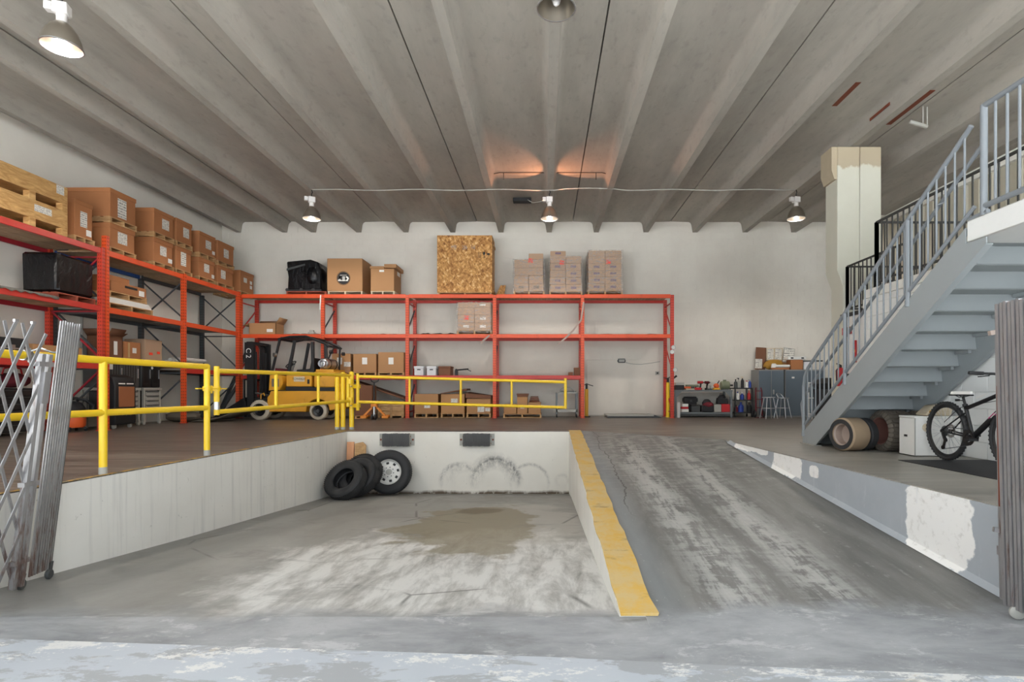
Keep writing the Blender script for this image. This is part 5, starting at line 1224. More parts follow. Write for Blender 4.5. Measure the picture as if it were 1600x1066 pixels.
# ================================================================ FORKLIFT (nose to the left)
fk = thing('forklift', 'old yellow forklift with black overhead guard and pale solid tyres behind the yellow gate', 'forklift', (-7.06,15.7,0))
fk.rotation_euler = (0,0,math.radians(-1.5))
hw = .47
arc = [(.80+.33*math.cos(a), .25+.33*math.sin(a)) for a in [PI*k/10 for k in range(0,11)]]
poly = [(-.62,.22),(.46,.22)]+[(x,max(z,.22)) for x,z in reversed(arc)]+[(1.16,.27),(1.40,.30),(1.43,.40),(1.43,.80),(-.52,.80),(-.55,.70),(-.62,.62)]
part('chassis', MB().prism(poly,'y',-hw,hw), 'fork_y', fk, bev=.015)
for s in (-1,1): part('side_skirt', MB().prism([(-.40,.24),(.44,.24),(.44,.58),(-.30,.58)],'y',s*(hw+.001),s*(hw+.016)), 'fork_y', fk, bev=.004)
part('dark_seam', MB().box(.66,-hw-.006,.80,1.38,hw+.006,.90), 'blackmatte', fk); part('floor_plate', MB().box(-.55,-.44,.80,-.05,.44,.82), 'black', fk)
part('cowl', MB().prism([(-.60,.80),(-.56,1.28),(-.40,1.30),(-.22,1.22),(-.20,1.0),(-.28,.82)],'y',-.44,.44), 'fork_y', fk, bev=.02)
part('worn_patch', MB().box(-.50,-.446,.92,-.30,-.439,1.14), 'dockplate', fk, 'bare worn patch')
part('hood', MB().cbox(-.10,-.44,.92,.62,.44,1.26,.02), 'fork_y', fk); part('hood_gap', MB().box(-.12,-.42,.80,.64,.42,.92), 'blackmatte', fk)
part('maker_plate', MB().box(.12,-.447,1.06,.42,-.438,1.20), 'palewood', fk, 'pale badge with dark lettering')
text_mesh('TOWMOT', .082, Matrix.Translation((.27,-.449,1.13)) @ Matrix.Rotation(PI/2,4,'X'), 'ink', 'plate_lettering', fk)
part('hood_latch', MB().box(.50,-.45,1.0,.56,-.44,1.12), 'black', fk)
part('counterweight', MB().cbox(.68,-.45,.90,1.28,.45,1.34,.03), 'fork_y', fk); part('rear_panel', MB().box(.74,-.456,.96,1.24,-.449,1.27), 'fork_y', fk); part('panel_hole', MB().box(.84,-.459,1.20,.90,-.455,1.23), 'ink', fk)
part('rear_box', MB().cbox(1.28,-.44,.80,1.42,.44,1.0,.02), 'fork_y', fk)
part('tank_bracket', MB().box(.72,-.40,1.34,1.22,.40,1.40), 'fork_y', fk)
tk = part('gas_bottle', MB().lathe([(0,-.42),(.08,-.42),(.13,-.39),(.155,-.33),(.155,.30),(.13,.37),(.08,.41),(0,.42)],28,(.92,0,1.56),(0,1,0)), 'alu', fk, 'silver gas bottle')
part('bottle_collar', MB().lathe([(.09,-.50),(.10,-.50),(.10,-.40),(.09,-.40)],24,(.92,0,1.56),(0,1,0),closed=True), 'alu', tk); part('bottle_valve', MB().cyl((.92,-.42,1.56),(.92,-.49,1.56),.03,10), 'steel', tk)
for y in (-.2,.2): part('bottle_strap', MB().lathe([(.157,-.02),(.163,-.02),(.163,.02),(.157,.02)],26,(.92,y,1.56),(0,1,0),closed=True), 'black', tk)
def fwheel(x, y, R_, r_, w_, knob, s):
    t_ = part('wheel', MB().lathe([(r_,-w_/2),(R_-.02,-w_/2),(R_,-w_/2+.02),(R_,w_/2-.02),(R_-.02,w_/2),(r_,w_/2)],36,(x,y,R_),(0,1,0),closed=True), 'solid_tyre', fk, 'off-white solid tyre')
    part('hub', MB().lathe([(0,-.05),(r_*.5,-.05),(r_*.55,-.02),(r_*.9,.0),(r_,-.03),(r_+.004,.06)],24,(x,y+s*(w_/2-.03),R_),(0,s,0)), 'black', t_)
    part('hub_nuts', MB().cyl((x,y+s*(w_/2-.02),R_),(x,y+s*(w_/2+.03),R_),.05,10), 'tool_grey', t_)
    if knob:
        mb = MB()
        for i in range(30):
            a = 2*PI*i/30; mb.xbox((x+math.cos(a)*(R_-.002),y,R_+math.sin(a)*(R_-.002)),(.030,w_-.03,.018),Matrix.Rotation(-a-PI/2,3,'Y'))
        o = part('tread_blocks', mb, 'solid_tyre', t_); o['kind'] = 'stuff'
for s in (-1,1): fwheel(-.82,s*.40,.275,.175,.20,True,s); fwheel(.80,s*.37,.245,.155,.17,False,s)
part('front_fender', MB().lathe([(.30,-.11),(.31,-.11),(.31,.11),(.30,.11)],36,(-.82,-.40,.275),(0,1,0),closed=True) if False else MB().box(-1.02,-.50,.56,-.60,-.28,.575), 'black', fk)
part('tow_hook', MB().tube([(-.80,-.45,.575),(-.80,-.45,.70),(-.72,-.45,.74),(-.70,-.45,.66)],.014,7), 'fork_y', fk)
part('axle_block', MB().box(-1.0,-.30,.16,-.62,.30,.62), 'black', fk)
for s in (-1,1):
    y = s*.43
    part('guard_pillar', MB().bar((-.52,y,1.25),(-.27,y,2.26),.05,.05,(1,0,0)), 'black', fk); part('guard_pillar', MB().bar((-.03,y,1.26),(.14,y,2.20),.055,.07,(1,0,0)), 'black', fk); part('guard_pillar', MB().bar((.66,y,1.28),(.64,y,2.16),.06,.08,(1,0,0)), 'black', fk)
    part('guard_rail', MB().tube([(-.30,y,2.24),(.0,y,2.30),(.45,y,2.31),(.66,y,2.24),(1.02,y,2.10),(1.10,y,2.02)],.035,8), 'black', fk)
    part('rear_strut', MB().bar((1.06,y,2.06),(1.04,y,1.36),.04,.04,(1,0,0)) if s > 0 else MB().bar((1.02,y,2.08),(1.04,y,1.72),.05,.05,(1,0,0)), 'black', fk)
    part('rear_lamp', MB().cyl((1.12,y,1.88),(1.20,y,1.88),.05,12), 'blackmatte', fk)
for k in range(6): x = -.24+.17*k; part('guard_bar', MB().box(x-.02,-.43,2.27,x+.02,.43,2.30), 'black', fk)
part('guard_crossbar', MB().bar((1.08,-.43,2.04),(1.08,.43,2.04),.05,.05), 'black', fk); part('front_crossbar', MB().bar((-.30,-.45,2.24),(-.30,.45,2.24),.06,.06), 'black', fk)
part('seat', MB().prism([(.08,1.27),(.48,1.27),(.56,1.30),(.60,1.72),(.52,1.74),(.46,1.42),(.08,1.40)],'y',-.22,.22), 'blackmatte', fk, bev=.02)
part('steering_wheel', MB().lathe([(.15+.014*math.cos(2*PI*j/8),.014*math.sin(2*PI*j/8)) for j in range(8)],28,(-.18,0,1.56),(-.55,0,.8),closed=True).cyl((-.18,0,1.56),(-.32,0,1.25),.02,8).bar((-.26,0,1.50),(-.09,0,1.61),.02,.02).bar((-.18,-.14,1.56),(-.18,.14,1.56),.02,.02), 'blackmatte', fk)
part('dashboard', MB().prism([(-.46,1.28),(-.44,1.44),(-.30,1.36),(-.24,1.24)],'y',-.36,.36), 'maroon', fk); 
for k in range(3): part('lever', MB().cyl((-.30,.16+.07*k,1.30),(-.22,.16+.07*k,1.56),.010,6).blob((-.22,.16+.07*k,1.57),(.02,.02,.02),1,8,6,0), 'black', fk)
# mast
for s in (-1,1):
    part('mast_channel', MB().box(-1.16,s*.42-.04,.08,-1.00,s*.42+.04,2.16), 'black', fk); part('mast_channel', MB().box(-1.24,s*.33-.04,.10,-1.10,s*.33+.04,2.18), 'black', fk)
    part('lift_cylinder', MB().cyl((-1.05,s*.26,.12),(-1.05,s*.26,1.9),.035,10), 'blackmatte', fk); part('lift_chain', MB().box(-1.12,s*.17-.02,.3,-1.11,s*.17+.02,2.0), 'tool_grey', fk)
    part('tilt_cylinder', MB().cyl((-1.02,s*.36,.75),(-.56,s*.36,.66),.03,8), 'tool_grey', fk)
    part('fork', MB().prism([(-1.36,.06),(-1.36,.62),(-1.31,.62),(-1.31,.11),(-2.25,.07),(-2.25,.06)],'y',s*.24-.055,s*.24+.055), 'blackmatte', fk)
part('mast_crosshead', MB().box(-1.24,-.40,2.10,-1.02,.40,2.17), 'black', fk); part('mast_cross_member', MB().box(-1.12,-.40,1.30,-1.02,.40,1.42).box(-1.12,-.40,.28,-1.02,.40,.40), 'black', fk)
part('mast_side_plate', MB().box(-1.245,-.475,1.30,-1.0,-.462,2.15), 'black', fk)
for k,(ch,z) in enumerate((('C',1.92),('2',1.76))): text_mesh(ch, .20, Matrix.Translation((-1.14,-.478,z)) @ Matrix.Rotation(PI/2,4,'X') @ Matrix.Rotation(-PI/2,4,'Z'), 'white', 'mast_lettering', fk)
part('load_backrest', MB().box(-1.31,-.44,.20,-1.26,.44,.27).box(-1.31,-.44,.52,-1.26,.44,.60).box(-1.30,-.44,.6,-1.27,-.40,1.1).box(-1.30,.40,.6,-1.27,.44,1.1).box(-1.30,-.02,.6,-1.27,.02,1.1).box(-1.30,-.44,1.1,-1.27,.44,1.14), 'black', fk)
for k in range(4): part('hose', MB().tube([(-1.02,-.12+.07*k,.6),(-.98,-.12+.07*k,1.3),(-1.02,-.10+.07*k,2.0),(-1.08,-.08+.07*k,2.08)],.012,6), 'blackmatte', fk)
part('work_lamp', MB().cyl((-.36,-.47,1.80),(-.40,-.53,1.80),.06,14), 'steel', fk, 'small round work lamp')

# ================================================================ FOLDING SCISSOR GATES
def lean_pt(x, y, z, k): return (x+k*(z+.68), y, z)
lg_ = thing('folding_gate', 'left folding scissor gate of weathered steel, bars bunched at its right end', 'gate', (-4.10,4.3,-.70))
kx = .125
def gb(y, x0_, z0, z1, w_=.022, d_=.020, mat='gate', nm='channel_bar'):
    return part(nm, MB().bar(lean_pt(x0_,y,z0,kx),lean_pt(x0_,y,z1,kx),w_,d_,(0,1,0)), mat, lg_, world=True)
for i in range(9):
    t_ = i/8; gb(4.36+.27*t_, -4.085-.080*t_, -.66-.02*t_, 1.37+.004*(i%3), .010, .014)
for i in range(9):
    t_ = (i+.5)/8; part('shaded_web', MB().bar(lean_pt(-4.108-.08*t_,4.385+.27*t_,-.64,kx),lean_pt(-4.108-.08*t_,4.385+.27*t_,1.35,kx),.012,.006,(0,1,0)), 'rust' if i % 3 == 1 else 'tool_grey', lg_, world=True)  # dark and rusty webs; shade of the gaps put into the colour
gb(4.27,-4.07,-.70,1.10,.045,.03,'gate','lock_post'); gb(4.20,-4.06,-.70,1.10,.045,.03,'gate','lock_post')
for z in (1.02,.10,-.50):
    part('sleeve', MB().bar(lean_pt(-4.06,4.165,z,kx),lean_pt(-4.07,4.30,z,kx),.05,.035,(0,0,1)), 'gate', lg_, 'bright weld sleeve' if z > .5 else None, world=True)
part('gusset', MB().bar(lean_pt(-4.04,4.235,.72,kx),lean_pt(-4.04,4.235,.96,kx),.042,.055,(0,1,0)), 'gate', lg_, 'bare bright patch plate', world=True)
zb_, zt_ = -.62, 1.315
sp_, slope = .135, 2.75
for dirn in (1,-1):
    for k in range(-9,22):
        # flat bars in the (y,z) plane of the gate
        yA = 3.25+k*sp_; zA = zb_; yB = yA+dirn*(zt_-zb_)/slope; zB = zt_
        ylo, yhi = 3.30, 4.20
        def clip(y0,z0,y1,z1):
            ts = [0,1]
            for lim in (ylo,yhi):
                if (y0-lim)*(y1-lim) < 0: ts.append((lim-y0)/(y1-y0))
            ts = sorted(ts); best = None
            for a,b in zip(ts,ts[1:]):
                m = (a+b)/2; ym = y0+(y1-y0)*m
                if ylo <= ym <= yhi: best = (a,b)
            return best
        c_ = clip(yA,zA,yB,zB)
        if not c_ or c_[1]-c_[0] < .05: continue
        p = (yA+(yB-yA)*c_[0], zA+(zB-zA)*c_[0]); q = (yA+(yB-yA)*c_[1], zA+(zB-zA)*c_[1])
        xo = -4.045 if dirn > 0 else -4.075
        o = part('lattice_bar', MB().bar(lean_pt(xo,p[0],p[1],kx),lean_pt(xo,q[0],q[1],kx),.022,.008,(1,0,0)), 'gate', lg_, world=True)
        if dirn > 0 and q[1] > 1.28: part('bar_tip', MB().xbox(lean_pt(xo-.004,q[0],q[1]+.006,kx),(.018,.028,.02)), 'alu', o, world=True)
for y, x_ in ((4.30,-4.09),(4.62,-4.16)):
    part('castor', MB().lathe([(0,-.015),(.035,-.015),(.042,-.008),(.042,.008),(.035,.015),(0,.015)],18,(x_,y,pitz(y)+.044),(1,.2,0)).bar((x_,y,pitz(y)+.05),(x_+.0,y+.02,-.62),.02,.03), 'tool_grey', lg_, world=True)
rg = thing('folding_gate', 'right folding scissor gate, a bundle of rust-streaked channels at the right margin', 'gate', (3.03,3.45,-.64))
kr = -.018
def rpt(x,y,z): return (x+kr*(z+.6)*1.0,y,z)
for i in range(13):
    y = 3.60-.031*i; x = 3.02+.004*(i % 2)
    part('channel_bar', MB().bar(rpt(x,y,-.585),rpt(x-.02,y,1.385+.004*(i%3)),.026,.022,(0,1,0)), 'gate_r', rg, world=True)
    if i < 12: part('shaded_web', MB().bar(rpt(x+.012,y-.0155,-.57),rpt(x-.008,y-.0155,1.36),.005,.010,(0,1,0)), 'rust' if i % 3 == 0 else 'blackmatte', rg, world=True)  # gap shade put into the dark web colour, some webs rusty
for (y,x,m,z0,z1,w_) in ((3.66,3.052,'gate_r',-.57,1.23,.030),(3.645,3.034,'rust',.05,.85,.018)):
    part('lock_post', MB().bar(rpt(x,y,z0),rpt(x-.0,y,z1),w_,w_,(0,1,0)), m, rg, world=True)
part('lock_peg', MB().bar((3.04,3.66,1.215),(2.965,3.67,1.20),.03,.03), 'rim_w', rg, 'pale peg at the top', world=True); part('lock_peg', MB().bar((3.07,3.66,-.12),(3.0,3.68,-.11),.03,.03), 'gate_r', rg, world=True)
for z in (1.05,.12,-.25): part('sleeve', MB().box(3.03,3.62,z-.03,3.095,3.69,z+.03), 'gate_r', rg, world=True)
part('paper_tag', MB().box(3.04,3.684,.40,3.065,3.69,.46), 'white_label', rg, world=True)
part('castor', MB().lathe([(0,-.015),(.032,-.015),(.042,-.008),(.042,.008),(.032,.015),(0,.015)],20,(3.03,3.53,-.605),(.4,1,0)).bar((3.05,3.53,-.60),(3.03,3.55,-.54),.02,.03), 'lightgrey', rg, world=True)

# ================================================================ CLUTTER BEHIND THE LEFT RAIL
t = thing('tool_chest', 'black drawer chest on the floor under the red rack behind the folding gate', 'tool chest', (-9.78,9.7,0))
part('carcass', MB().cbox(-.30,-.72,.06,.29,.72,.86,.012), 'blackmatte', t)
for k in range(6):
    d_ = part('drawer', MB().cbox(.291,-.69,.09+.125*k,.31,.69,.20+.125*k,.004), 'black', t); part('drawer_pull', MB().box(.311,-.66,.185+.125*k,.325,.66,.197+.125*k), 'tool_grey', d_)
for y in (-.6,.6): part('castor', MB().cyl((.2,y,.032),(.2,y+.04,.032),.032,12), 'rubber', t)
t = thing('duffel_bag', 'maroon fabric bag with a looped handle on the black drawer chest', 'bag', (-9.72,10.05,.872))
part('bag_body', MB().blob((0,0,.13),(.22,.30,.135),4,14,8,.05), 'maroon', t); part('bag_handle', MB().tube([(.0,-.2,.2),(.02,-.18,.34),(.02,0,.38),(.02,.14,.34),(0,.2,.2)],.014,8), 'redp', t); part('zip_strip', MB().tube([(0,-.24,.22),(0,0,.27),(0,.24,.22)],.008,6), 'blackmatte', t)
t = thing('cordless_drill', 'yellow and black cordless drill on the drawer chest', 'tool', (-9.62,9.58,.862))
part('battery', MB().cbox(-.05,-.08,0,.05,.08,.06,.01), 'black', t); part('grip', MB().bar((0,-.02,.06),(0,.01,.20),.045,.05), 'yelp', t, bev=.01); part('motor', MB().cyl((0,-.10,.23),(0,.10,.23),.04,12), 'yelp', t); part('chuck', MB().cyl((0,.10,.23),(0,.17,.23),.025,12,.015), 'black', t)
t = thing('shop_vacuum', 'orange and black shop vacuum on the floor right of the folding gate', 'vacuum', (-9.42,10.98,0))
part('tank', MB().lathe([(0,.08),(.19,.08),(.21,.12),(.22,.36),(.20,.40),(0,.40)],22), 'orangep', t); part('motor_head', MB().lathe([(.20,.40),(.21,.46),(.15,.56),(.06,.60),(0,.60)],22), 'blackmatte', t)
part('hose', MB().tube([(.2,0,.3),(.32,.06,.34),(.30,.16,.5),(.1,.2,.62),(-.05,.1,.66),(-.1,0,.6)],.03,9), 'blackmatte', t); part('handle', MB().tube([(-.08,0,.58),(-.06,0,.66),(.06,0,.66),(.08,0,.58)],.012,8), 'black', t)
for a in (0.4,2,3.6,5.2): part('castor', MB().bar((.16*math.cos(a),.16*math.sin(a),.10),(.22*math.cos(a),.22*math.sin(a),.05),.04,.03).cyl((.22*math.cos(a)-.012,.22*math.sin(a),.03),(.22*math.cos(a)+.012,.22*math.sin(a),.03),.03,10), 'blackmatte', t)
t = thing('evaporative_cooler', 'black portable cooler with a brown front panel beside the tall orange upright', 'cooler', (-9.34,11.93,0))
part('shell', MB().prism([(-.12,.08),(.24,.08),(.26,.12),(.26,.92),(.20,1.10),(.02,1.17),(-.08,1.14),(-.12,1.0)],'y',-.30,.30), 'blackmatte', t, bev=.015)
part('front_panel', MB().cbox(.259,-.20,.46,.275,.24,.90,.004), 'brownpanel', t, 'ribbed brown panel'); part('vent_label', MB().box(.256,-.20,.95,.266,-.02,.975), 'white_label', t); part('vent_label', MB().box(.256,.03,.95,.266,.22,.975), 'white_label', t)
for k in range(3): part('control_knob', MB().cyl((.26,-.12+.12*k,.30),(.285,-.12+.12*k,.30),.03,12), 'tool_grey', t)
for y in (-.22,.22): part('castor', MB().cyl((.18,y-.02,.04),(.18,y+.02,.04),.04,12).box(.15,y-.03,.05,.21,y+.03,.085), 'lightgrey', t)
def toolbench(y0, y1, name, label, panel_mat, glass):
    t = thing(name, label, 'cabinet', (-9.76,(y0+y1)/2,0)); w_ = y1-y0
    for x in (-.24,.22):
        for y in (-w_/2+.04,w_/2-.04): part('leg', MB().box(x-.025,y-.025,.09,x+.025,y+.025,.82), 'lightgrey', t); part('castor', MB().cyl((x-.02,y,.042),(x+.02,y,.042),.042,12).box(x-.03,y-.02,.06,x+.03,y+.02,.092), 'lightgrey', t)
    part('bench_top', MB().cbox(-.28,-w_/2,.82,.26,w_/2,.88,.006), 'lightgrey', t); part('low_shelf', MB().box(-.26,-w_/2+.02,.26,.24,w_/2-.02,.285), 'lightgrey', t)
    for k in range(4): d_ = part('drawer', MB().cbox(.235,-w_/2+.08,.36+.11*k,.25,w_/2-.08,.455+.11*k,.003), 'lightgrey', t); part('drawer_pull', MB().box(.25,-w_/2+.12,.435+.11*k,.262,w_/2-.12,.447+.11*k), 'tool_grey', d_)
    part('drawer_box', MB().box(-.2,-w_/2+.07,.35,.235,w_/2-.07,.81), 'tool_grey', t)
    part('upper_cabinet', MB().cbox(-.28,-w_/2,.881,.20,w_/2,1.535,.006), 'tool_grey', t)
    n = 2
    for k in range(n):
        a = -w_/2+.01+k*w_/n; b = a+w_/n-.02; d_ = part('door', MB().cbox(.201,a,.90,.216,b,1.52,.003), panel_mat, t)
        part('door_handle', MB().box(.217,b-.05,1.1,.232,b-.03,1.32), 'alu', d_)
        if glass: part('door_glass', MB().box(.2165,a+.07,1.0,.2195,b-.08,1.48), 'ink', d_)
        else:
            for r_ in range(5): part('slot_row', MB().box(.2165,a+.06+.075*r_,.98,.2185,a+.08+.075*r_,1.46), 'ink', d_)
    return t
b1 = toolbench(11.96,12.96,'tool_cabinet','charcoal tool cabinet with slotted doors on a grey castor bench','tool_grey',False); part('paper_label', MB().box(.2195,-.42,1.28,.2225,-.30,1.46), 'white_label', b1)
b2 = toolbench(13.05,13.66,'tool_cabinet','black tool cabinet with glass doors on a grey bench, left of the second orange upright','black',True); part('warning_diamond', MB().xbox((.222,.02,1.36),(.004,.06,.06),Matrix.Rotation(PI/4,3,'X')), 'white_label', b2)
carton(-9.98,-9.52,12.0,12.42,1.537,2.02,'open-flapped brown carton on the charcoal tool cabinet','card_d',flaps=[('-y',50),('+x',62),('+y',30)],labels=[('+x',.0,.22,.10,.30,'white_label')])
carton(-9.98,-9.50,12.45,12.94,1.537,1.93,'taped brown carton with a white label, right half of the charcoal cabinet','card_o',labels=[('+x',.05,.2,.12,.12,'white_label'),('+x',-.12,.2,.06,.34,'tape')])
c = carton(-9.98,-9.48,13.06,13.64,1.537,2.04,'greyish brown carton with red marks on the black tool cabinet','card_p',labels=[('+x',-.1,.16,.12,.06,'red_sticker'),('+x',.16,.2,.10,.06,'red_sticker')])
solo('wall_conduit', MB().cyl((0,0,0),(0,0,2.45),.022,8).cyl((0,0,2.45),(0,0,2.5),.035,8), 'lightgrey', 'vertical grey conduit pipe on the left wall behind the red rack', 'conduit', (-10.17,12.1,.05))
# steel dock plate and leaning channels by the corner
mb = MB(); n = 12
for i in range(n+1):
    u = i/n; x = X_(318,14.6)+u*1.12; z = .03+.30*u**2.2
    mb.v += [(x-.0,14.1+.15*u,z),(x+.1,15.15,z)]
for i in range(n): mb.f.append((2*i,2*i+2,2*i+3,2*i+1))
o = solo('dock_plate', mb, 'dockplate', 'curved grey-brown steel dock plate on the floor in front of the forklift forks', 'plate'); md = o.modifiers.new('s','SOLIDIFY'); md.thickness = .02; md.offset = 0
solo('tarp_heap', MB().blob((0,0,.13),(.42,.36,.15),9,16,8,.10), 'dockplate', 'low grey tarpaulin heap beside the second orange upright', 'tarpaulin', (-9.5,14.5,0))
for k,(p,q,lb) in enumerate((((-9.92,16.75,.02),(-9.12,16.95,2.05),'left black steel channel leaning against the rack corner'),((-9.75,16.45,.02),(-9.10,16.62,1.2),'right black steel channel leaning lower against the rack corner'))):
    c0 = Vector(p); mb = MB().bar(p,q,.16,.02,(0,0,1)); d_ = (Vector(q)-c0).normalized(); r_ = d_.cross(Vector((0,0,1))).normalized(); u_ = r_.cross(d_)
    for s in (-1,1): mb.bar(Vector(p)+r_*s*.075+u_*.03,Vector(q)+r_*s*.075+u_*.03,.012,.06,u_)
    mb.move(-c0); o = solo('steel_channel', mb, 'black', lb, 'beam', c0);
# pallet jack
pj = thing('pallet_jack', 'orange pallet jack with a black handle parked behind the yellow gate posts', 'pallet jack', (X_(586,15.5),15.5,0))
for s in (-1,1):
    part('frame_arm', MB().bar((0,-.02,.40),(s*.30,-.04,.10),.05,.07,(0,1,0)), 'jack', pj); part('fork', MB().cbox(s*.27-.08,-.02,.06,s*.27+.08,.27,.12,.01), 'jack', pj); part('fork_foot', MB().cbox(s*.30-.09,-.10,.03,s*.30+.09,.0,.11,.01), 'jack', pj)
part('pump', MB().cyl((0,-.08,.10),(0,-.08,.40),.05,12), 'steel', pj); part('pump_head', MB().box(-.08,-.13,.36,.08,.0,.44), 'jack', pj); part('handle_shaft', MB().cyl((0,-.09,.40),(-.02,-.02,1.05),.020,10), 'black', pj)
part('handle_loop', MB().tube([(-.02,-.02,1.03),(-.10,0,1.07),(-.14,.02,1.18),(-.02,.03,1.22),(.12,.02,1.18),(.08,0,1.07),(-.02,-.02,1.03)],.014,8), 'black', pj)
for s in (-1,1): part('steer_wheel', MB().cyl((s*.02,-.10,.075),(s*.07,-.10,.075),.075,16), 'blackmatte', pj)
# ================================================================ BACK WALL, RIGHT OF THE RACK
# flood light, cable and outlet over the white door
t = thing('flood_light', 'small dark flood light with a cable above the white door panel', 'light fixture', (X_(971,17.35),17.34,1.745))
part('housing', MB().cbox(-.11,-.06,-.06,.11,.03,.07,.012), 'tool_grey', t); part('lens', MB().box(-.085,-.066,-.035,.085,-.06,.045), 'lightgrey', t); part('bracket', MB().box(-.13,-.01,-.02,-.11,.045,.02).box(.11,-.01,-.02,.13,.045,.02), 'black', t)
part('cable', MB().tube([(.11,.0,-.04),(.3,.02,-.09),(.6,.02,-.11),(.9,.02,-.07),(1.22,.02,-.02)],.010,6), 'lightgrey', t)
t = thing('outlet_box', 'grey outlet box on the white door panel by the end upright', 'outlet', (X_(1027,17.35),17.335,1.36)); part('box', MB().cbox(-.06,-.02,-.055,.06,.022,.055,.006), 'lightgrey', t); part('socket', MB().cyl((0,-.024,0),(0,-.018,0),.028,12), 'ink', t)
t = thing('floor_scale', 'low grey platform scale on the floor in front of the white door', 'scale', (X_(981,16.9),16.75,0)); part('platform', MB().cbox(-.70,-.40,.045,.70,.40,.10,.006), 'lightgrey', t); part('frame', MB().box(-.68,-.38,.0,.68,.38,.045), 'tool_grey', t); part('ramp_plate', MB().prism([(.70,.09),(.95,.005),(.95,.0),(.70,.0)],'y',-.38,.38), 'tool_grey', t)
def crankpost(px, y, zt, label, dark):
    t = thing('crank_post', label, 'post', (X_(px,y),y,0))
    part('tube', MB().cyl((0,0,.03),(0,0,zt),.055,14), 'yellow' if not dark else 'yelp', t); part('base', MB().lathe([(0,0),(.12 if dark else .07,0),(.11 if dark else .065,.03),(0,.035)],18), 'blackmatte' if dark else 'yellow', t)
    part('ratchet', MB().cyl((0,0,zt),(0,0,zt+.14),.035,10), 'black', t); part('handle', MB().tube([(-.10,0,zt+.10),(0,0,zt+.16),(.10,0,zt+.12),(.20,-.02,zt+.09)],.013,7) if dark else MB().tube([(-.13,0,zt+.14),(0,0,zt+.12),(.12,-.02,zt+.20),(.20,-.03,zt+.16)],.014,7), 'black', t)
    if not dark: part('knob', MB().cyl((.17,-.03,zt+.13),(.26,-.04,zt+.20),.03,10), 'black', t); part('hose', MB().tube([(-.06,0,zt),(-.10,0,zt-.2),(-.08,.0,.5),(-.10,0,.1)],.02,8), 'redp', t)
crankpost(1043.5,16.75,1.06,'bright yellow post with a black crank inside the end frame of the rack',False); crankpost(916.5,16.75,.86,'dull yellow jack post with a black handle right of the fifth upright',True)
for k,(px,py,lb) in enumerate(((1052,543,'upper round mirror lamp on the end upright'),(1050,550,'middle round mirror lamp on the end upright'),(1055,578,'lower round mirror lamp on the end upright'))):
    p = P(px,py,16.22); t = thing('round_lamp', lb, 'lamp', p); part('rim', MB().lathe([(.055,.0),(.065,0),(.065,.03),(.055,.03)],18,(0,0,0),(0,-1,0),closed=True), 'steel', t); part('lens', MB().cyl((0,-.004,0),(0,.028,0),.055,16), 'white', t)
# utility cart
t = thing('utility_cart', 'grey two-shelf utility cart with a bent handle left of the fifth upright', 'cart', (X_(885.5,16.6),16.75,0)); w_ = .66
for z in (.16,.72): part('shelf', MB().cbox(-w_/2,-.22,z,w_/2,.22,z+.09 if z < .5 else z+.05,.006), 'lightgrey', t)
for x in (-w_/2+.03,w_/2-.03):
    for y in (-.2,.2): part('leg', MB().box(x-.025,y-.02,.1,x+.025,y+.02,.74), 'bench', t); part('castor', MB().cyl((x-.015,y,.05),(x+.015,y,.05),.05,12), 'blackmatte', t)
part('handle', MB().tube([(-.2,-.2,.77),(-.2,-.22,.84),(-.05,-.22,.92),(.1,-.22,.90),(.25,-.22,.78)],.014,8), 'lightgrey', t); part('tray', MB().box(-.2,-.15,.77,.28,.15,.80), 'tool_grey', t)
# work bench
Yb = 16.62; bx0, bx1 = X_(1054,Yb), X_(1145,Yb)
wbn = thing('work_bench', 'grey steel work bench with a lower shelf along the back wall', 'bench', ((bx0+bx1)/2,16.98,0)); W_ = (bx1-bx0)
part('top', MB().cbox(-W_/2,-.36,.78,W_/2,.36,.83,.006), 'bench', wbn); part('lower_shelf', MB().cbox(-W_/2+.06,-.33,.10,W_/2-.06,.33,.16,.006), 'bench', wbn)
for x in (-W_/2+.04,W_/2-.04):
    for y in (-.32,.32): part('leg', MB().box(x-.03,y-.03,0,x+.03,y+.03,.78), 'bench', wbn)
for s in (-1,1): part('gusset', MB().prism([(s*(W_/2-.07),.78),(s*(W_/2-.07),.60),(s*(W_/2-.22),.78)],'y',-.345,-.335), 'bench', wbn)
part('kick_rail', MB().box(-W_/2+.07,-.34,.04,W_/2-.07,-.32,.10), 'tool_grey', wbn)
bz = .831; sz = .161
def at(px, y=16.72): return X_(px,y)
t = thing('charger_case', 'black case with a pale lid at the left end of the work bench', 'case', (at(1061.5),16.75,bz)); part('base', MB().cbox(-.13,-.12,0,.13,.12,.14,.01), 'blackmatte', t); part('lid', MB().cbox(-.13,-.12,.141,.13,.12,.22,.01), 'lightgrey', t)
def drill(px, y, label, col, rz=0):
    t = thing('power_drill', label, 'tool', (at(px,y),y,bz), rz); part('battery', MB().cbox(-.05,-.05,0,.05,.05,.06,.008), 'black', t); part('grip', MB().bar((0,0,.06),(.02,0,.20),.04,.045,(1,0,0)), 'black', t); part('motor', MB().cyl((-.08,0,.23),(.08,0,.23),.042,12), col, t); part('chuck', MB().cyl((.08,0,.23),(.15,0,.23),.025,10,.014), 'tool_grey', t); return t
def grinder(px, y, label, col):
    t = thing('angle_grinder', label, 'tool', (at(px,y),y,bz)); part('motor', MB().cyl((-.12,0,.06),(.10,0,.06),.045,12), col, t); part('head', MB().cbox(.10,-.05,.015,.20,.05,.10,.01), 'tool_grey', t); part('disc', MB().cyl((.15,0,.005),(.15,0,.014),.07,18), 'lightgrey', t); part('side_handle', MB().cyl((.15,-.05,.06),(.15,-.16,.09),.016,8), 'black', t)
grinder(1074,16.82,'orange and black angle grinder on the left of the work bench','orangep')
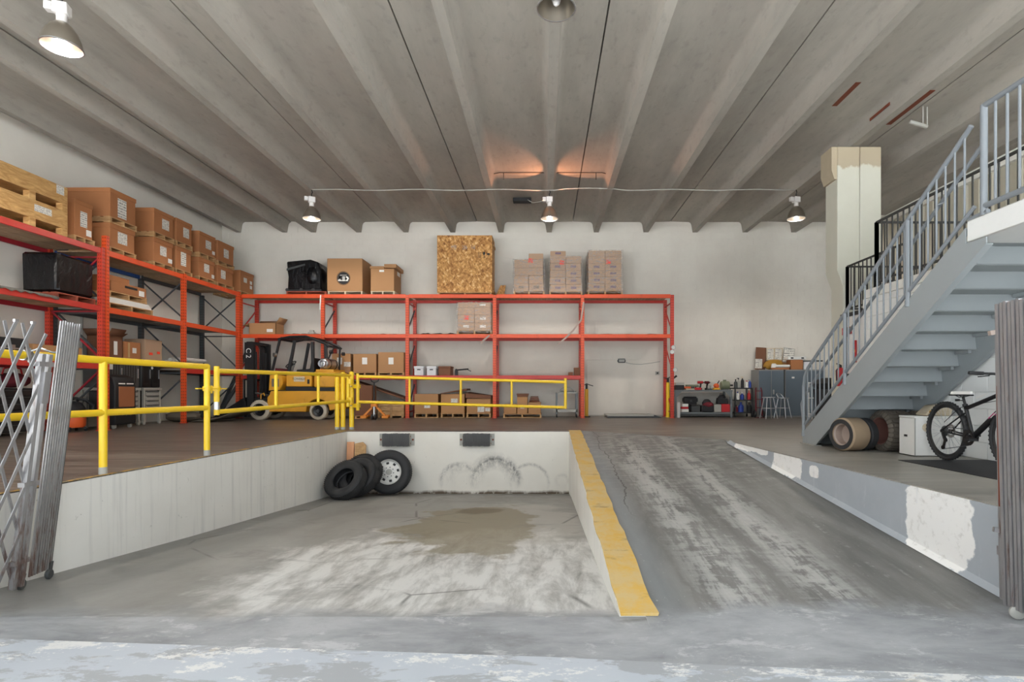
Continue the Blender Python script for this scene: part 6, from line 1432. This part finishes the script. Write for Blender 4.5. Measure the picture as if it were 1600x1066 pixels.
t = thing('nailer', 'green and black long tool lying across the work bench', 'tool', (at(1086),17.05,bz+.004)); part('barrel', MB().cyl((-.20,0,.12),(.20,0,.12),.035,10), 'green', t); part('grip', MB().bar((-.1,0,.0),(-.08,0,.12),.04,.06), 'black', t); part('magazine', MB().bar((.08,0,.0),(.12,0,.12),.05,.04), 'black', t)
drill(1094,16.84,'red drill standing on its battery in the middle of the work bench','redp'); drill(1104.5,16.95,'red and black drill right of the taller red drill','maroon',.6)
t = thing('small_toolbox', 'small red toolbox at the front of the work bench', 'tool box', (at(1090.5,16.64),16.65,bz)); part('body', MB().cbox(-.10,-.05,0,.10,.05,.07,.006), 'redp', t); part('handle', MB().tube([(-.05,0,.07),(-.05,0,.10),(.05,0,.10),(.05,0,.07)],.007,6), 'black', t)
solo('parts_tray', MB().cbox(-.14,-.05,0,.14,.05,.045,.006), 'palewood', 'pale parts tray at the front of the work bench', 'tray', (at(1079.5,16.62),16.68,bz))
t = thing('bench_vise', 'small grey vise near the middle of the work bench', 'vise', (at(1108.5),16.70,bz)); part('base', MB().cbox(-.06,-.06,0,.06,.06,.04,.006), 'tool_grey', t); part('jaw', MB().box(-.06,-.04,.04,-.01,.04,.13), 'lightgrey', t); part('jaw', MB().box(.02,-.04,.04,.07,.04,.13), 'lightgrey', t); part('screw', MB().cyl((-.07,0,.08),(.14,0,.08),.012,8), 'steel', t)
t = thing('orange_sander', 'orange sander with a black stick handle on the work bench', 'tool', (at(1119.5),16.74,bz)); part('pad', MB().cbox(-.10,-.06,0,.10,.06,.06,.01), 'yelp', t); part('body', MB().blob((0,0,.12),(.09,.07,.08),3,12,8,.04), 'orangep', t); part('handle', MB().cyl((.02,0,.16),(.09,0,.28),.016,8), 'black', t)
t = thing('electric_motor', 'olive green electric motor with a black shaft on the right of the work bench', 'motor', (at(1133),16.74,bz)); part('drum', MB().lathe([(0,-.13),(.10,-.13),(.125,-.11),(.13,.0),(.125,.11),(.10,.13),(0,.13)],20,(0,0,.14),(1,0,0)), 'green', t); part('shaft', MB().cyl((.13,0,.14),(.24,0,.14),.025,10), 'black', t); part('foot', MB().box(-.10,-.08,0,.10,.08,.03), 'tool_grey', t); part('terminal_box', MB().cbox(-.05,-.05,.26,.03,.05,.31,.006), 'green', t)
# on the lower shelf
t = thing('paper_roll', 'white paper roll standing on the floor at the left leg of the bench', 'roll', (at(1060,16.52),16.50,0)); part('roll', MB().cyl((0,0,0),(0,0,.46),.05,16), 'white', t); part('core', MB().cyl((0,0,.455),(0,0,.462),.02,12), 'card', t)
for k,(h_,m_,lb) in enumerate(((.09,'white_label','lower white packet of the small stack on the bench shelf'),(.07,'redp','red packet between the white packets on the bench shelf'),(.09,'white_label','topmost white packet of the small stack on the bench shelf'))):
    solo('packet', MB().cbox(-.10+.01*k,-.10,0,.11-.005*k,.10,h_-.002,.005), m_, lb, 'packet', (at(1069,16.75),16.75,sz+(0,.09,.16)[k]))
t = thing('black_case', 'tall black tool case on the bench shelf behind the smaller box', 'case', (at(1081,16.95)-.03,17.06,sz)); part('body', MB().cbox(-.18,-.13,0,.18,.13,.46,.02), 'blackmatte', t); part('lid_step', MB().cbox(-.21,-.14,.30,.21,.14,.42,.015), 'blackmatte', t); part('latch', MB().box(-.03,-.15,.30,.03,-.138,.36), 'tool_grey', t)
t = thing('black_box', 'small black lidded box at the front of the bench shelf', 'box', (at(1086.5,16.72),16.74,sz)); part('body', MB().cbox(-.13,-.09,0,.13,.09,.18,.01), 'tool_grey', t); part('lid', MB().cbox(-.14,-.10,.181,.14,.10,.22,.008), 'blackmatte', t)
t = thing('tool_bag', 'black tool bag with a red flap in the middle of the bench shelf', 'bag', (at(1105),16.74,sz)); part('body', MB().cbox(-.20,-.12,0,.18,.12,.20,.03), 'blackmatte', t); part('flap', MB().blob((.03,-.03,.21),(.17,.11,.10),6,12,7,.06), 'maroon', t, 'red flap'); part('bag_top', MB().blob((.0,.03,.26),(.14,.09,.13),7,12,7,.08), 'blackmatte', t)
solo('plastic_tub', MB().cbox(-.10,-.12,0,.12,.12,.23,.008), 'lightgrey', 'grey plastic tub on the bench shelf, left of the red tub', 'tub', (at(1122)-.045,16.76,sz)); solo('plastic_tub', MB().cbox(-.13,-.12,0,.13,.12,.24,.008), 'redp', 'bright red tub at the right end of the bench shelf', 'tub', (at(1135)-.045,16.76,sz))
t = thing('tool_bag', 'black bag sitting on top of the grey and red tubs', 'bag', (at(1128.5),16.76,sz+.242)); part('body', MB().prism([(-.17,0),(.17,0),(.15,.17),(-.14,.19)],'y',-.10,.10), 'blackmatte', t, bev=.02); part('bag_top', MB().blob((0,0,.19),(.12,.08,.09),8,12,7,.08), 'blackmatte', t); part('carry_handle', MB().tube([(-.08,0,.22),(-.05,0,.31),(.06,0,.30),(.08,0,.21)],.010,6), 'black', t)
# black shelf cart
cx0, cx1 = X_(1148,16.7), X_(1177,16.7)
cart = thing('shelf_cart', 'black three-tier shelf cart crowded with bottles right of the work bench', 'cart', ((cx0+cx1)/2,16.95,0)); w_ = cx1-cx0
for z in (.12,.50,.86): part('shelf', MB().cbox(-w_/2,-.25,z,w_/2,.25,z+.035,.005), 'black', cart)
for x in (-w_/2+.02,w_/2-.02):
    for y in (-.23,.23): part('post', MB().box(x-.016,y-.016,.05,x+.016,y+.016,.90), 'black', cart); part('castor', MB().cyl((x-.015,y,.045),(x+.015,y,.045),.045,10), 'blackmatte', cart)
part('mid_post', MB().box(.05,-.25,.12,.08,-.235,.9), 'tool_grey', cart)
def bottle(u, y, z, h_, r_, m_, capm, label, nm='bottle', trig=False):
    t = thing(nm, label, 'bottle', (cart.location.x+u,y,z)); part('body', MB().lathe([(0,0),(r_,0),(r_,h_*.62),(r_*.4,h_*.78),(r_*.35,h_*.85),(0,h_*.85)],14), m_, t); part('cap', MB().cyl((0,0,h_*.85),(0,0,h_),r_*.42,10).bar((0,0,h_*.97),(-.05 if trig else 0.001,0,h_*.97),.02,.02) if trig else MB().cyl((0,0,h_*.85),(0,0,h_),r_*.42,10), capm, t)
Zt = .896
bottle(-.22,16.80,Zt,.26,.05,'tool_grey','black','dark bottle at the left of the cart top'); bottle(-.12,16.84,Zt,.30,.045,'lightgrey','black','grey spray bottle on the cart top','spray_bottle',True); bottle(-.02,16.78,Zt,.34,.05,'blackmatte','palewood','black spray bottle on the cart top','spray_bottle',True)
bottle(.12,16.80,Zt,.22,.05,'white','redp','white bottle with a red cap on the cart top'); bottle(.22,16.82,Zt,.25,.045,'bluep','lightgrey','blue spray bottle at the right of the cart top','spray_bottle',True)
bottle(-.16,16.80,.536,.24,.055,'white','bluep','white bottle with a blue cap on the middle cart shelf'); bottle(-.03,16.78,.536,.22,.055,'bluep','white','blue bottle on the middle cart shelf'); bottle(.18,16.78,.536,.28,.05,'redp','orangep','red bottle on the middle cart shelf')
bottle(-.06,16.80,.156,.30,.08,'bluep','bluep','big blue jug on the lowest cart shelf'); bottle(-.20,16.82,.156,.22,.06,'maroon','black','maroon jug on the lowest cart shelf'); bottle(.19,16.80,.156,.30,.07,'blackmatte','black','black jug on the lowest cart shelf')
t = thing('hand_truck', 'dark red hand truck standing between the shelf cart and the slate cabinets', 'hand truck', (X_(1183,16.55)+.02,16.45,0))
for s in (-1,1): part('rail', MB().tube([(s*.09,0,.06),(s*.09,.02,.80),(s*.07,.05,.90)],.018,8), 'maroon', t); part('tyre', MB().lathe([(.05,-.02),(.10,-.02),(.11,0),(.10,.02),(.05,.02)],18,(s*.13,.0,.11),(1,0,0),closed=True), 'rubber', t)
for z in (.3,.55,.8): part('crossbar', MB().bar((-.09,.01,z),(.09,.01,z),.03,.02), 'maroon', t)
part('toe_plate', MB().box(-.12,-.16,.0,.12,.0,.012), 'maroon', t)
# cabinets
def cabinet(px0, px1, y, ztop_, label):
    x0_, x1_ = X_(px0,y), X_(px1,y); t = thing('steel_cabinet', label, 'cabinet', ((x0_+x1_)/2,17.02,0)); w_ = x1_-x0_
    part('body', MB().cbox(-w_/2,-.30,.0,w_/2,.30,ztop_,.008), 'cab_s', t)
    for s in (0,1):
        a = -w_/2+.012+s*w_/2; d_ = part('door', MB().cbox(a,-.318,.05,a+w_/2-.024,-.301,ztop_-.04,.004), 'cab', t)
        if s == 1: part('handle', MB().cbox(a+.03,-.34,.70,a+.07,-.319,.84,.006), 'steel', d_)
    return t
cabinet(1185.5,1225.5,16.7,1.45,'left slate-grey two-door steel cabinet behind the steel stools'); c2_ = cabinet(1227.5,1290,16.7,1.45,'right slate-grey steel cabinet partly behind the stair railing'); part('white_badge', MB().box(-.42,-.325,1.18,-.34,-.319,1.23), 'white_label', c2_)
ct_ = 1.451
def onc(px, y=17.0): return X_(px,y)
t = thing('display_board', 'brown board with white sheets leaning on the wall above the slate cabinets', 'board', (onc(1203,17.2),17.24,ct_))
part('panel', MB().xbox((-.28,.0,.36),(.32,.012,.70),Matrix.Rotation(.06,3,'Y')), 'card_d', t); part('sheet', MB().xbox((-.34,-.011,.20),(.22,.005,.30),Matrix.Rotation(.03,3,'Y')), 'paper', t)
for x,w2 in ((.03,.24),(.28,.26)): fr = part('sheet_frame', MB().xbox((x,-.0,.50),(w2,.012,.38),Matrix.Rotation(.03,3,'Y')), 'palewood', t); part('sheet', MB().xbox((x,-.009,.50),(w2-.05,.005,.33),Matrix.Rotation(.03,3,'Y')), 'paper', fr)
part('sheet_frame', MB().xbox((.60,-.0,.46),(.34,.012,.46),Matrix.Rotation(.16,3,'Y')), 'lightgrey', t); part('sheet', MB().xbox((.60,-.009,.46),(.30,.005,.42),Matrix.Rotation(.16,3,'Y')), 'paper', t); part('backing', MB().box(.0,.008,.0,.45,.016,.42), 'card', t); part('backing', MB().box(.45,.008,.0,.72,.016,.40), 'card', t)
t = thing('mustard_sack', 'crumpled mustard sack on the slate cabinets under the white sheets', 'sack', (onc(1212,16.95),17.06,ct_)); part('sack_body', MB().blob((-.02,0,.15),(.33,.13,.15),12,16,8,.10), 'mustard', t); part('sack_fold', MB().blob((.02,0,.24),(.24,.09,.08),13,14,7,.12), 'mustard', t)
t = thing('white_tube', 'rolled white paper tube in front of the mustard sack', 'roll', (onc(1220,16.78),16.77,ct_)); part('tube', MB().cyl((-.24,0,.10),(.26,0,.11),.045,14), 'white', t); part('crumple', MB().blob((-.22,0,.10),(.09,.05,.085),14,10,6,.2), 'white_label', t); part('support_pack', MB().cbox(-.30,-.05,0,.24,.05,.055,.006), 'card_o', t)
carton(onc(1233,16.9),onc(1252,16.9),16.78,17.1,ct_,ct_+.30,'orange-brown carton on the slate cabinets right of the mustard sack','card_o')
t = thing('white_case', 'flat white case with two black latches lying on the orange-brown carton', 'case', (onc(1241,16.9)+.03,16.9,ct_+.302)); part('shell', MB().cbox(-.28,-.14,0,.28,.14,.10,.012), 'white', t)
for x in (-.16,.16): part('latch', MB().cbox(x-.04,-.152,.03,x+.04,-.139,.07,.004), 'blackmatte', t)
carton(onc(1254,16.9),onc(1266,16.9),16.8,17.1,ct_,ct_+.24,'small white carton right of the orange-brown carton on the cabinets','whitebox')
solo('pole', MB().cyl((0,0,0),(.62,0,.01),.022,8), 'darkrack', 'dark pole lying across the small white carton', 'pole', (onc(1255,16.9),16.95,ct_+.264))
# stools
def stool(px, y, label, rz, hz=.62):
    t = thing('stool', label, 'stool', (X_(px,y),y,0), rz)
    part('seat', MB().lathe([(0,hz-.02),(.165,hz-.02),(.18,hz-.01),(.18,hz),(.165,hz+.006),(0,hz+.006)],26), 'alu', t)
    for k in range(4):
        a = PI/4+k*PI/2; part('leg', MB().cyl((.13*math.cos(a),.13*math.sin(a),hz-.02),(.25*math.cos(a),.25*math.sin(a),.0),.011,8), 'alu', t)
    z = .30; r_ = .25-.12*z/hz; part('foot_ring', MB().lathe([(r_+.008*math.cos(2*PI*j/6),z+.008*math.sin(2*PI*j/6)) for j in range(6)],24,closed=True), 'alu', t); return t
stool(1201,15.9,'left brushed steel stool in front of the slate cabinets',.1); s2 = stool(1223,16.15,'right steel stool with a raised back hoop, nearer the stairs',.7,.60); part('back_hoop', MB().tube([(-.16,.05,.60),(-.14,.12,.70),(0,.17,.75),(.14,.12,.70),(.16,.05,.60)],.010,8), 'alu', s2)
# things seen through the stair balusters
t = thing('waste_bin', 'black bin with a bag showing behind the lower stair balusters', 'bin', (X_(1290,14.6),14.6,0)); part('bin', MB().lathe([(0,0),(.24,0),(.30,.85),(0,.85)],18), 'blackmatte', t); part('bag', MB().blob((0,0,.95),(.29,.29,.20),3,14,7,.1), 'ink', t)
t = thing('drying_rack', 'white wire rack behind the lowest stair balusters', 'rack', (X_(1276,15.6),15.6,0))
for k in range(6): part('wire', MB().cyl((-.22+.09*k,0,.0),(-.22+.09*k,0,1.05),.012,6), 'white', t)
for z in (.15,.6,1.03): part('crosswire', MB().cyl((-.24,0,z),(.26,0,z),.012,6), 'white', t)
t = thing('fire_extinguisher', 'red fire extinguisher on the white wall seen through the stair balusters', 'extinguisher', (5.765,10.72,.90)); part('bottle', MB().lathe([(0,0),(.065,0),(.07,.02),(.07,.30),(.03,.36),(0,.36)],16), 'redp', t); part('valve', MB().cyl((0,0,.36),(0,0,.41),.025,8).bar((0,0,.41),(-.08,0,.44),.02,.015), 'black', t); part('hose', MB().tube([(-.03,0,.38),(-.09,0,.3),(-.08,0,.1)],.010,6), 'black', t); part('wall_hook', MB().box(.06,-.02,.2,.165,.02,.24), 'tool_grey', t)
t = thing('wall_sign', 'small red and green sign high on the white wall by the stair railing', 'sign', (5.905,10.76,1.98)); part('plate', MB().cbox(-.008,-.16,-.07,.012,.16,.07,.003), 'redp', t); part('green_half', MB().box(-.011,-.16,-.06,-.007,-.02,.06), 'green', t); part('arrow', MB().box(-.011,.02,-.02,-.0075,.12,.02), 'white_label', t)
t = thing('spirit_level', 'red level hanging upright on the white wall behind the balusters', 'tool', (5.90,10.45,1.35)); part('body', MB().cbox(-.015,-.025,0,.015,.025,.42,.004), 'redp', t); part('vial', MB().box(-.017,-.02,.19,-.014,.02,.24), 'yelp', t); part('hang_nail', MB().cyl((.015,0,.39),(.022,0,.39),.006,6), 'steel', t)
t = thing('yellow_helmet', 'yellow hard hat hanging behind the lower stair balusters', 'helmet', (X_(1293,10.9),11.16,.92)) if False else None
# ================================================================ GROUPS OF REPEATS
GR = {'carton':'cardboard cartons on racks, pallets and floor','pallet':'wooden pallets under the loads','wrapped_load':'stretch-wrapped pallet loads','bottle':'bottles on the black shelf cart','spray_bottle':'bottles on the black shelf cart',
 'tyre':'black tyres leaning in the pit','lug_tyre':'tyres under the stairs','solid_tyre':'tyres under the stairs','power_drill':'power tools on the work bench','gate_post':'yellow gate posts at the pit corner','swing_gate':'yellow swing gates','dock_bumper':'dock bumpers on the pit wall',
 'folding_gate':'folding scissor gates','stool':'steel stools','steel_cabinet':'slate steel cabinets','tool_cabinet':'tool cabinets on castor benches','pallet_rack':'pallet racks','plywood_crate':'slotted plywood crates','round_lamp':'round mirror lamps on the end upright','packet':'packets on the bench shelf',
 'plastic_tub':'tubs on the bench shelf','tool_bag':'tool bags on the bench shelf','loose_sheet':'liner sheets on the mid shelves','hanging_strap':'straps hanging from the rack','steel_channel':'steel channels leaning in the corner','crank_post':'yellow crank posts','mezzanine_railing':'dark mezzanine railings'}
for o in list(C.objects):
    if o.parent is None and 'label' in o and 'group' not in o:
        k = o.name.split('.')[0]
        if k in GR: o['group'] = GR[k]
